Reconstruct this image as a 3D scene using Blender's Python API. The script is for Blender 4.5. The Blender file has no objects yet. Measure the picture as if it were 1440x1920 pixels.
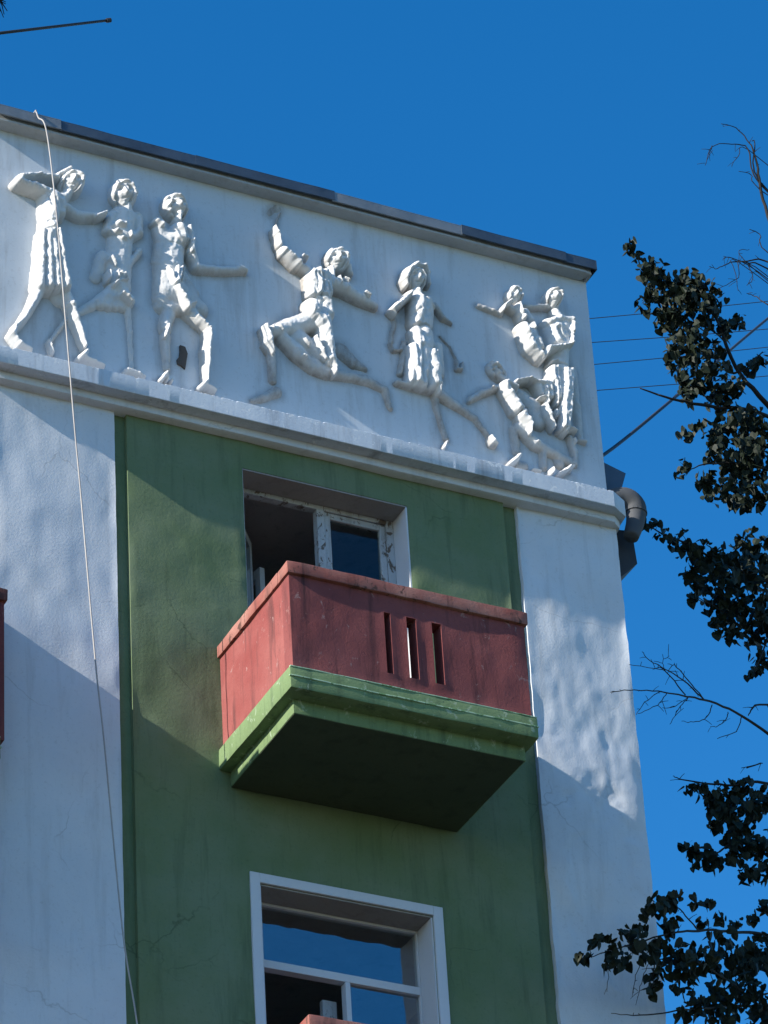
import bpy, bmesh, math, random
import numpy as np
from mathutils import Vector, Matrix, noise
scene = bpy.context.scene
col = scene.collection
random.seed(7)

# ---------------------------------------------------------------- camera
YAW, PITCH, ROLL = 0.4876450, 0.5995031, -0.0642631
fwd = Vector((math.sin(YAW)*math.cos(PITCH), math.cos(YAW)*math.cos(PITCH), math.sin(PITCH)))
rgt = Vector((math.cos(YAW), -math.sin(YAW), 0.0))
upv = rgt.cross(fwd)
r2 = math.cos(ROLL)*rgt + math.sin(ROLL)*upv
u2 = -math.sin(ROLL)*rgt + math.cos(ROLL)*upv
cam_data = bpy.data.cameras.new('camera')
cam = bpy.data.objects.new('camera', cam_data)
col.objects.link(cam)
M = Matrix((r2, u2, -fwd)).transposed().to_4x4()
M.translation = Vector((0.0, -21.0, 1.6))
cam.matrix_world = M
cam_data.sensor_fit = 'HORIZONTAL'
cam_data.sensor_width = 36.0
cam_data.lens = 36.0*7775.0/1440.0
cam_data.clip_start = 0.1
cam_data.clip_end = 3000
scene.camera = cam

# ---------------------------------------------------------------- light
SUN_TO = Vector((-1.0, -0.105, 0.52)).normalized()     # towards the sun
sun_elev = math.asin(SUN_TO.z)
sun_az = math.atan2(SUN_TO.x, SUN_TO.y)                 # clockwise from +Y
sd = bpy.data.lights.new('sun', 'SUN')
sd.energy = 5.0
sd.angle = math.radians(0.53)
sd.color = (1.0, 0.93, 0.82)
so = bpy.data.objects.new('sun', sd)
so.rotation_euler = (-SUN_TO).to_track_quat('-Z', 'Y').to_euler()
so.location = (-40, -10, 40)
col.objects.link(so)
world = bpy.data.worlds.new('World')
scene.world = world
world.use_nodes = True
wn = world.node_tree
wn.nodes.clear()
wo = wn.nodes.new('ShaderNodeOutputWorld')
bg = wn.nodes.new('ShaderNodeBackground')
sky = wn.nodes.new('ShaderNodeTexSky')
sky.sky_type = 'NISHITA'
sky.sun_disc = False
sky.sun_elevation = sun_elev
sky.sun_rotation = sun_az % (2*math.pi)
sky.altitude = 300
sky.air_density = 1.0
sky.dust_density = 0.25
sky.ozone_density = 3.0
hs = wn.nodes.new('ShaderNodeHueSaturation')
hs.inputs['Saturation'].default_value = 1.36
hs.inputs['Hue'].default_value = 0.502
wn.links.new(sky.outputs[0], hs.inputs['Color'])
wn.links.new(hs.outputs[0], bg.inputs['Color'])
wn.links.new(bg.outputs[0], wo.inputs[0])
bg.inputs['Strength'].default_value = 0.140
scene.view_settings.view_transform = 'Standard'
scene.view_settings.look = 'None'
scene.view_settings.gamma = 1.0
scene.view_settings.exposure = 0.62
scene.view_settings.use_curve_mapping = False
scene.render.engine = 'CYCLES'
scene.cycles.max_bounces = 6
scene.cycles.transparent_max_bounces = 8
FIG_DATA={
 'a':dict(L=[[(8.8,19.99,0.0403,0.111),(8.766,19.929,0.0403,0.1184)],[(8.667,19.944,0.0477,0.1258),(8.539,19.962,0.0403,0.1258),(8.435,19.969,0.0367,0.1258)],[(8.422,19.971,0.0367,0.1332),(8.434,20.008,0.033,0.1332),(8.582,20.074,0.0293,0.1184),(8.723,20.11,0.0293,0.1036)],[(8.743,20.147,0.0257,0.0888),(8.811,20.206,0.0293,0.111)],[(8.673,19.913,0.0843,0.1332),(8.668,19.759,0.0733,0.1332),(8.657,19.617,0.066,0.1258)],[(8.741,19.931,0.0513,0.1184),(8.742,19.791,0.0477,0.111)],[(8.739,19.879,0.044,0.1258),(8.757,19.831,0.0293,0.1184)],[(8.745,19.881,0.0477,0.1036),(8.904,19.837,0.0477,0.074),(9.045,19.876,0.0293,0.0814)],[(9.019,19.849,0.022,0.1036),(9.08,19.89,0.022,0.1184)],[(8.655,19.637,0.0623,0.1332),(8.646,19.554,0.066,0.1332)],[(8.64,19.565,0.055,0.1258),(8.658,19.295,0.088,0.111)],[(8.593,19.097,0.0477,0.0962),(8.517,18.891,0.033,0.0962),(8.422,18.718,0.0293,0.0962)],[(8.414,18.716,0.0257,0.0962),(8.385,18.641,0.0293,0.1036),(8.437,18.573,0.0293,0.0962),(8.526,18.554,0.0183,0.0814)],[(8.767,19.153,0.0587,0.0814),(8.814,19.006,0.0403,0.111),(8.854,18.892,0.033,0.1036),(8.924,18.685,0.0183,0.0962)],[(8.895,18.589,0.0293,0.111),(8.935,18.643,0.022,0.0962)],[(8.905,18.586,0.0257,0.1036),(8.987,18.569,0.022,0.0888),(9.068,18.563,0.0147,0.0814)],[(8.703,19.148,0.0807,0.0518),(8.761,19.072,0.066,0.0518)]],
  F=[((8.585,19.58),(8.717,19.6),(8.546,19.093),(8.792,19.135),4,0.1406,0.1406)],
  M=[(8.621,19.596,8.709,19.608,0.0083,-0.021),(8.638,19.667,8.702,19.681,0.0067,-0.014),(8.615,19.835,8.655,19.79,0.0083,-0.014),(8.647,19.883,8.679,19.788,0.0083,-0.014),(8.687,19.867,8.719,19.771,0.0083,-0.014)],
  heads=[(8.838, 20.095, 0.0917, 0.1158, 0.1596, -0.35, 14, 'hair')]),
 'b':dict(L=[[(9.259,20.025,0.0403,0.0962),(9.26,19.966,0.0477,0.0888)],[(9.25,19.933,0.1027,0.0925),(9.222,19.752,0.0953,0.0925),(9.203,19.558,0.0953,0.0888)],[(9.155,19.919,0.044,0.0814),(9.118,19.767,0.033,0.074),(9.154,19.741,0.0257,0.1036)],[(9.354,19.967,0.044,0.074),(9.359,19.825,0.0367,0.074),(9.284,19.748,0.0293,0.0888)],[(9.172,19.813,0.0367,0.1369),(9.212,19.811,0.0293,0.1369)],[(9.159,19.744,0.0257,0.1332),(9.189,19.737,0.0183,0.1258)],[(9.258,19.756,0.0183,0.1295),(9.269,19.721,0.0183,0.1295)],[(9.207,19.698,0.0183,0.1184),(9.231,19.696,0.0147,0.1184)],[(9.123,19.505,0.011,0.1147),(9.15,19.442,0.011,0.1147)],[(9.085,19.537,0.0513,0.0592),(9.028,19.341,0.044,0.037)],[(9.357,19.66,0.0293,0.0666),(9.264,19.491,0.022,0.0666)],[(9.199,19.509,0.0953,0.0888),(9.199,19.321,0.0953,0.0888)],[(9.096,19.363,0.022,0.1184),(9.103,19.309,0.0183,0.1184)],[(9.16,19.382,0.0147,0.1184),(9.168,19.337,0.0147,0.1184)],[(9.188,19.388,0.0147,0.1221),(9.208,19.358,0.0147,0.1184)],[(9.217,19.389,0.011,0.1184),(9.234,19.36,0.011,0.111)],[(9.188,19.317,0.0147,0.1147),(9.237,19.34,0.0147,0.1147)],[(9.138,19.268,0.022,0.1184),(9.163,19.294,0.0183,0.1184)],[(9.196,19.277,0.0623,0.0814),(9.267,19.188,0.044,0.0962)],[(9.198,19.21,0.0183,0.1184),(9.236,19.187,0.0183,0.1221),(9.271,19.159,0.0183,0.111)],[(9.161,19.253,0.055,0.0592),(8.983,19.084,0.0403,0.0407),(8.806,18.92,0.022,0.0259),(8.683,18.688,0.0147,0.037)],[(8.662,18.676,0.011,0.074),(8.675,18.622,0.011,0.0814),(8.688,18.584,0.0147,0.074)],[(9.262,19.192,0.0367,0.0518),(9.281,18.954,0.022,0.0222),(9.291,18.635,0.0183,0.0222)],[(9.245,18.582,0.0257,0.074),(9.33,18.566,0.022,0.0814),(9.368,18.561,0.0147,0.074)]],
  F=[((9.121,19.274),(9.263,19.305),(9.038,19.092),(9.239,19.131),4,0.0592,0.0592)],
  M=[(9.346,20.032,9.37,19.991,0.0067,-0.014)],
  heads=[(9.235, 20.118, 0.1027, 0.1235, 0.152, -0.3, -4, 'hair')]),
 'c':dict(L=[[(9.64,20.048,0.0293,0.1184),(9.645,19.985,0.033,0.111)],[(9.637,19.908,0.0623,0.148),(9.653,19.83,0.0733,0.1406)],[(9.716,19.929,0.033,0.1332),(9.737,19.815,0.0257,0.1332),(9.737,19.736,0.022,0.1258)],[(9.475,19.939,0.033,0.111),(9.51,19.909,0.0257,0.1147)],[(9.513,19.936,0.055,0.0888),(9.534,19.805,0.0513,0.074),(9.497,19.609,0.0403,0.0592)],[(9.61,19.838,0.11,0.1036),(9.594,19.622,0.1027,0.0962),(9.589,19.363,0.1027,0.0888)],[(9.741,19.754,0.033,0.111),(9.787,19.637,0.0403,0.0814),(9.923,19.659,0.0403,0.0666),(10.154,19.726,0.033,0.0666)],[(10.131,19.73,0.0293,0.074),(10.182,19.715,0.0183,0.0666)],[(9.545,19.531,0.0147,0.1184),(9.595,19.407,0.0293,0.1332)],[(9.617,19.554,0.0128,0.1258),(9.607,19.42,0.0257,0.1332)],[(9.65,19.558,0.0147,0.1258),(9.615,19.422,0.0257,0.1332)],[(9.668,19.557,0.0092,0.1184),(9.659,19.463,0.011,0.111)],[(9.614,19.375,0.0293,0.1332),(9.653,19.292,0.0293,0.1332),(9.687,19.222,0.033,0.1332)],[(9.698,19.242,0.022,0.1258),(9.739,19.263,0.0183,0.1258)],[(9.532,19.572,0.066,0.0592),(9.523,19.283,0.066,0.0666)],[(9.689,19.401,0.066,0.0666),(9.807,19.29,0.0733,0.074)],[(9.703,19.247,0.066,0.074),(9.831,19.12,0.0403,0.1036)],[(9.763,19.165,0.0147,0.1184),(9.848,19.083,0.0183,0.1258)],[(9.854,19.083,0.0293,0.1184),(9.835,18.883,0.033,0.1184),(9.824,18.646,0.0183,0.1036)],[(9.786,18.584,0.022,0.1184),(9.827,18.629,0.0183,0.1036)],[(9.806,18.595,0.0183,0.1036),(9.894,18.575,0.0147,0.0888)],[(9.583,19.23,0.0623,0.0666),(9.541,19.025,0.044,0.0814)],[(9.538,19.026,0.0183,0.111),(9.521,18.931,0.011,0.1036)],[(9.546,18.966,0.0403,0.0592),(9.555,18.698,0.0257,0.0444)],[(9.484,18.558,0.0183,0.1036),(9.513,18.607,0.0147,0.1036),(9.532,18.573,0.0147,0.0888)],[(9.564,18.577,0.011,0.0888),(9.568,18.564,0.011,0.0888)]],
  F=[((9.53,19.523),(9.716,19.576),(9.494,19.22),(9.851,19.284),4,0.0629,0.0629)],
  M=[(9.683,19.868,9.697,19.786,0.0083,-0.021),(9.578,19.765,9.68,19.761,0.0083,-0.0084)],
  heads=[(9.629, 20.117, 0.099, 0.1119, 0.152, 0.3, -8, 'hair')]),
 'd':dict(L=[[(10.988,19.98,0.0513,0.0962),(11.003,19.942,0.0403,0.0814)],[(10.833,19.905,0.033,0.1184),(10.839,19.823,0.033,0.111)],[(10.404,20.161,0.011,0.1036),(10.415,20.096,0.022,0.1147),(10.441,20.006,0.022,0.1147)],[(10.451,19.973,0.0183,0.1184),(10.464,19.948,0.0293,0.1295),(10.525,19.908,0.033,0.1295)],[(10.501,19.922,0.0293,0.1258),(10.566,19.871,0.0367,0.1295)],[(10.571,19.881,0.0293,0.111),(10.631,19.853,0.033,0.1036),(10.703,19.813,0.044,0.111)],[(10.612,19.945,0.0183,0.1258),(10.643,19.938,0.0147,0.1184)],[(10.452,20.218,0.0073,0.0296),(10.455,20.282,0.0073,0.0296),(10.494,20.366,0.0073,0.0222)],[(10.402,20.333,0.0293,0.012),(10.469,20.403,0.0367,0.012)],[(10.691,19.784,0.066,0.148),(10.704,19.661,0.0587,0.1406)],[(10.747,19.806,0.0807,0.1332),(10.749,19.654,0.0733,0.1295),(10.745,19.463,0.0807,0.1258)],[(10.781,19.807,0.0623,0.1332),(10.794,19.678,0.0513,0.1258)],[(10.658,19.525,0.055,0.148),(10.663,19.454,0.0623,0.148),(10.723,19.39,0.0697,0.148)],[(10.788,19.571,0.0367,0.1258),(10.798,19.475,0.0513,0.1332)],[(10.749,19.407,0.066,0.148),(10.767,19.226,0.0513,0.1406),(10.797,19.075,0.0403,0.1258),(10.829,19.007,0.022,0.1184)],[(10.68,19.236,0.0147,0.1258),(10.716,19.123,0.0183,0.1258),(10.753,19.066,0.0183,0.1184)],[(10.662,19.405,0.0953,0.0962),(10.482,19.297,0.0807,0.0962),(10.342,19.214,0.0513,0.111)],[(10.438,19.203,0.0513,0.0888),(10.56,19.099,0.066,0.0814),(10.686,19.022,0.066,0.0666),(10.777,19.0,0.0513,0.0666)],[(10.565,19.238,0.088,0.0888),(10.728,19.122,0.0733,0.0814)],[(10.385,19.267,0.011,0.1258),(10.419,19.223,0.011,0.1184)],[(10.594,19.199,0.011,0.111),(10.625,19.152,0.011,0.111)],[(10.58,19.056,0.0183,0.1073),(10.601,19.048,0.0147,0.1073)],[(10.292,19.222,0.0257,0.1258),(10.312,19.105,0.0293,0.1258),(10.348,19.021,0.0147,0.1036)],[(10.34,19.229,0.0183,0.1184),(10.345,19.205,0.0147,0.111)],[(10.359,19.049,0.033,0.0666),(10.366,18.821,0.033,0.037)],[(10.389,18.731,0.0477,0.0444),(10.285,18.646,0.033,0.037),(10.203,18.6,0.022,0.0296)],[(10.831,19.001,0.044,0.0666),(11.111,19.021,0.044,0.0444),(11.246,18.976,0.0367,0.037),(11.283,18.821,0.0183,0.037)],[(10.81,18.999,0.0147,0.1258),(10.825,18.966,0.0147,0.1258)],[(10.915,19.239,0.0733,0.037),(11.003,19.154,0.055,0.037),(11.102,19.125,0.0257,0.037)],[(10.854,19.782,0.055,0.1258),(10.942,19.766,0.0513,0.111),(11.074,19.726,0.0477,0.0888),(11.196,19.7,0.0403,0.074)],[(10.881,19.813,0.0183,0.1406),(10.898,19.773,0.0147,0.1332)],[(10.935,19.827,0.0147,0.1332),(10.96,19.81,0.0147,0.1332)],[(11.097,19.759,0.0147,0.1184),(11.13,19.739,0.0183,0.1184)]],
  F=[((10.651,19.82),(10.796,19.843),(10.643,19.61),(10.787,19.632),3,0.148,0.1406),((10.706,19.341),(10.808,19.37),(10.754,19.059),(10.837,19.044),2,0.1406,0.1258)],
  M=[(10.625,19.581,10.736,19.617,0.0073,-0.028),(10.736,19.617,10.827,19.586,0.0073,-0.021),(10.827,19.586,10.837,19.521,0.0067,-0.014),(10.719,19.786,10.763,19.644,0.0073,-0.021),(10.745,19.793,10.806,19.666,0.0073,-0.021),(10.694,19.788,10.712,19.639,0.0067,-0.014),(10.746,19.563,10.728,19.443,0.0167,-0.021)],
  heads=[(10.905, 20.014, 0.0953, 0.1081, 0.152, -0.3, 4, 'hair')]),
 'e':dict(L=[[(11.453,20.04,0.0293,0.1332),(11.434,19.979,0.0257,0.1258),(11.449,19.931,0.022,0.111)],[(11.461,20.059,0.0293,0.1406),(11.523,20.118,0.0293,0.148),(11.589,20.129,0.0293,0.1332),(11.633,20.092,0.022,0.111),(11.643,20.016,0.022,0.0888)],[(11.527,19.901,0.033,0.1184),(11.532,19.854,0.0367,0.1184)],[(11.459,19.846,0.033,0.1332),(11.363,19.725,0.0293,0.1258),(11.317,19.673,0.022,0.1258),(11.347,19.633,0.011,0.1036)],[(11.369,19.642,0.022,0.0296),(11.324,19.43,0.0183,0.0222)],[(11.314,19.402,0.0147,0.037),(11.334,19.347,0.0147,0.0444),(11.395,19.369,0.0147,0.0444),(11.422,19.454,0.011,0.0296)],[(11.528,19.814,0.0623,0.1406),(11.516,19.699,0.055,0.1406),(11.503,19.602,0.0513,0.1332)],[(11.571,19.795,0.0807,0.1221),(11.552,19.622,0.0733,0.1184),(11.554,19.432,0.088,0.1147),(11.549,19.172,0.1027,0.1036)],[(11.611,19.836,0.055,0.111),(11.624,19.728,0.055,0.0888),(11.601,19.611,0.0513,0.0962)],[(11.583,19.833,0.0183,0.1332),(11.662,19.781,0.011,0.1036)],[(11.494,19.527,0.044,0.1332),(11.513,19.413,0.0513,0.1332)],[(11.594,19.544,0.0587,0.1036),(11.612,19.456,0.0477,0.0962)],[(11.457,19.376,0.0367,0.1258),(11.462,19.187,0.0367,0.1258),(11.499,19.068,0.0293,0.1184)],[(11.605,19.354,0.0367,0.1406),(11.614,19.223,0.0477,0.1406),(11.619,19.075,0.033,0.1332)],[(11.679,19.453,0.055,0.0888),(11.694,19.224,0.044,0.074)],[(11.342,19.059,0.022,0.0592),(11.464,19.048,0.022,0.074),(11.584,19.052,0.022,0.074)],[(11.437,19.456,0.022,0.037),(11.381,19.151,0.022,0.0444)],[(11.643,19.053,0.0183,0.1332),(11.65,19.023,0.0147,0.1184)],[(11.657,19.058,0.044,0.074),(11.808,18.989,0.044,0.0518),(11.958,18.922,0.033,0.037),(12.029,18.827,0.022,0.037),(12.065,18.768,0.0183,0.0444)],[(12.055,18.752,0.0147,0.0888),(12.071,18.712,0.022,0.0962),(12.112,18.708,0.0147,0.074)],[(11.644,19.057,0.033,0.0444),(11.673,18.858,0.0257,0.0296),(11.718,18.671,0.0257,0.037)],[(11.698,18.612,0.011,0.0888),(11.673,18.55,0.011,0.0888)],[(11.695,19.845,0.0293,0.0666),(11.762,19.753,0.022,0.0518),(11.822,19.732,0.0147,0.037)],[(11.734,19.593,0.0092,0.0222),(11.811,19.518,0.0092,0.0222),(11.845,19.418,0.011,0.0296)],[(11.85,19.397,0.0147,0.037),(11.847,19.317,0.0147,0.0444),(11.882,19.326,0.0147,0.0444),(11.897,19.391,0.011,0.037)]],
  F=[((11.441,19.383),(11.563,19.417),(11.405,19.078),(11.557,19.063),3,0.1221,0.1221),((11.579,19.347),(11.658,19.368),(11.571,19.062),(11.675,19.091),2,0.1406,0.1332)],
  M=[(11.491,19.572,11.565,19.583,0.0067,-0.0245),(11.565,19.583,11.649,19.558,0.0073,-0.0245),(11.649,19.558,11.663,19.504,0.0067,-0.021),(11.484,19.666,11.529,19.703,0.01,-0.014)],
  heads=[(11.531, 20.019, 0.0843, 0.1042, 0.1444, 0.1, 0, 'bonnet')]),
 'f':dict(L=[[(12.07,19.964,0.022,0.037),(12.185,19.944,0.022,0.0444),(12.248,19.935,0.022,0.0518)],[(12.234,19.93,0.0147,0.111),(12.248,19.965,0.0147,0.1184),(12.302,20.017,0.0183,0.1258)],[(12.313,20.003,0.0367,0.074),(12.353,19.976,0.033,0.0814)],[(12.455,20.054,0.022,0.0592),(12.637,20.101,0.0257,0.0592),(12.726,20.102,0.022,0.0592)],[(12.368,20.011,0.022,0.1258),(12.375,19.934,0.0257,0.1258),(12.396,19.888,0.0293,0.1332)],[(12.442,19.987,0.044,0.0814),(12.481,19.924,0.044,0.0814)],[(12.388,19.814,0.0403,0.1406),(12.402,19.769,0.0367,0.1406)],[(12.463,19.838,0.033,0.1332),(12.469,19.81,0.0293,0.1332)],[(12.402,19.751,0.044,0.148),(12.44,19.643,0.0477,0.1406),(12.504,19.591,0.033,0.1332),(12.53,19.557,0.0147,0.1258)],[(12.489,19.705,0.044,0.1406),(12.517,19.643,0.033,0.1332)]],
  F=[((12.408,19.79),(12.485,19.763),(12.442,19.637),(12.532,19.565),2,0.1406,0.1332)],
  M=[(12.448,19.851,12.451,19.783,0.006,-0.021),(12.372,19.898,12.405,19.917,0.0067,-0.0105)],
  heads=[(12.356, 20.113, 0.066, 0.0811, 0.1216, 0.2, 0, 'hair')]),
 'g':dict(L=[[(12.7,20.057,0.0403,0.0888),(12.712,20.022,0.044,0.0962)],[(12.608,19.91,0.044,0.1406),(12.688,19.957,0.0477,0.1406),(12.78,19.96,0.0477,0.148)],[(12.655,19.866,0.0807,0.148),(12.657,19.752,0.0623,0.1406)],[(12.71,19.909,0.099,0.1295),(12.691,19.72,0.088,0.1221),(12.672,19.523,0.0807,0.1147),(12.645,19.279,0.0733,0.1036)],[(12.751,19.858,0.0513,0.1258),(12.73,19.739,0.0587,0.1036)],[(12.789,19.917,0.0367,0.1628),(12.771,19.814,0.033,0.1628)],[(12.771,19.787,0.0257,0.1554),(12.751,19.717,0.0257,0.1702),(12.656,19.674,0.0293,0.1628),(12.559,19.628,0.0293,0.1628),(12.541,19.583,0.0183,0.1406)],[(12.705,19.656,0.0733,0.074),(12.691,19.549,0.0807,0.0888)],[(12.6,19.547,0.022,0.1258),(12.636,19.557,0.0183,0.1258)],[(12.601,19.487,0.0257,0.1332),(12.601,19.382,0.0293,0.1184),(12.561,19.329,0.0293,0.1036)],[(12.61,19.357,0.022,0.1258),(12.623,19.177,0.0183,0.1036),(12.615,19.268,0.0183,0.111)],[(12.71,19.472,0.044,0.148),(12.683,19.271,0.044,0.148),(12.671,19.083,0.0367,0.1332),(12.671,18.952,0.0257,0.1258)],[(12.758,19.467,0.0183,0.1332),(12.705,19.142,0.0147,0.1258)],[(12.815,19.585,0.0367,0.0592),(12.821,19.254,0.0367,0.0444),(12.83,18.97,0.0293,0.0444)],[(12.711,18.98,0.0147,0.1184),(12.772,18.991,0.0147,0.0962)],[(12.825,18.941,0.022,0.0518),(12.857,18.933,0.0183,0.0592)]],
  F=[((12.675,19.481),(12.756,19.494),(12.627,18.975),(12.696,18.965),2,0.148,0.1332),((12.584,19.492),(12.638,19.506),(12.587,19.267),(12.645,19.225),2,0.1332,0.1184)],
  M=[(12.761,19.821,12.823,19.823,0.0053,-0.014),(12.576,19.525,12.665,19.54,0.0067,-0.0245),(12.665,19.54,12.753,19.535,0.0067,-0.021),(12.669,19.844,12.693,19.763,0.0133,-0.028),(12.599,19.697,12.645,19.72,0.0067,-0.014)],
  heads=[(12.68, 20.168, 0.0697, 0.0888, 0.152, -0.2, 0, 'hair')]),
 'h':dict(L=[[(12.16,19.361,0.0367,0.0518),(12.23,19.316,0.0367,0.0666)],[(12.147,19.225,0.0257,0.0592),(12.036,19.16,0.033,0.0518),(11.942,19.08,0.0257,0.0444),(11.923,19.051,0.0183,0.0444)],[(12.106,19.207,0.011,0.0888),(12.115,19.209,0.011,0.0888)],[(12.192,19.228,0.044,0.1406),(12.223,19.153,0.0403,0.1332),(12.261,19.087,0.044,0.1332),(12.31,19.013,0.0513,0.1258),(12.355,18.93,0.044,0.1258)],[(12.214,19.256,0.0293,0.1332),(12.282,19.232,0.0257,0.1184)],[(12.297,19.291,0.0183,0.1258),(12.397,19.338,0.0183,0.1258),(12.449,19.332,0.0183,0.1258)],[(12.46,19.329,0.0183,0.1184),(12.539,19.331,0.0293,0.1184),(12.564,19.278,0.022,0.111)],[(12.343,19.216,0.0733,0.0592),(12.446,19.148,0.0733,0.0592),(12.479,19.013,0.066,0.0592)],[(12.252,19.075,0.033,0.1332),(12.274,19.034,0.0403,0.1332),(12.321,19.049,0.022,0.1258)],[(12.304,18.975,0.0293,0.1332),(12.343,18.945,0.0367,0.1406),(12.364,18.906,0.0257,0.1332),(12.37,18.844,0.0147,0.1258)],[(12.468,19.19,0.011,0.111),(12.529,19.203,0.0183,0.1184),(12.533,19.157,0.0183,0.1184)],[(12.515,19.142,0.0183,0.1184),(12.542,19.054,0.0257,0.1184),(12.58,18.963,0.0147,0.111)],[(12.603,19.121,0.011,0.111),(12.611,19.066,0.011,0.111)],[(12.314,18.916,0.044,0.074),(12.435,18.807,0.0513,0.074),(12.591,18.771,0.0477,0.0518),(12.721,18.728,0.044,0.0444)],[(12.428,18.8,0.011,0.0962),(12.44,18.794,0.011,0.0962)],[(12.278,18.895,0.0367,0.0444),(12.287,18.712,0.033,0.037)],[(12.191,18.547,0.0183,0.0962),(12.233,18.589,0.0257,0.111),(12.273,18.635,0.022,0.1036)],[(12.3,18.598,0.044,0.037),(12.343,18.6,0.0293,0.037)],[(12.506,18.766,0.0293,0.0444),(12.503,18.624,0.0293,0.0444)],[(12.396,18.564,0.0147,0.0666),(12.444,18.555,0.0147,0.074)],[(12.53,18.582,0.0147,0.111),(12.537,18.555,0.0147,0.111)],[(12.592,18.563,0.0147,0.1036),(12.647,18.596,0.0147,0.1036),(12.677,18.641,0.0147,0.1036)],[(12.651,18.619,0.0183,0.0962),(12.708,18.645,0.0147,0.1036)],[(12.738,18.942,0.0293,0.0518),(12.763,18.83,0.0293,0.0518),(12.763,18.715,0.0257,0.0444)],[(12.618,18.775,0.044,0.037),(12.633,18.694,0.044,0.037)],[(12.754,18.918,0.0092,0.0888),(12.76,18.886,0.0092,0.0888)]],
  F=[((12.446,19.338),(12.579,19.354),(12.482,19.242),(12.594,19.224),3,0.111,0.111)],
  M=[(12.301,19.014,12.349,19.065,0.0067,-0.021),(12.268,18.982,12.306,19.02,0.0067,-0.021),(12.21,19.233,12.218,19.173,0.01,-0.0175)],
  heads=[(12.165, 19.379, 0.0697, 0.0926, 0.0684, -0.2, -32, 'hair')]),
}
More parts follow.
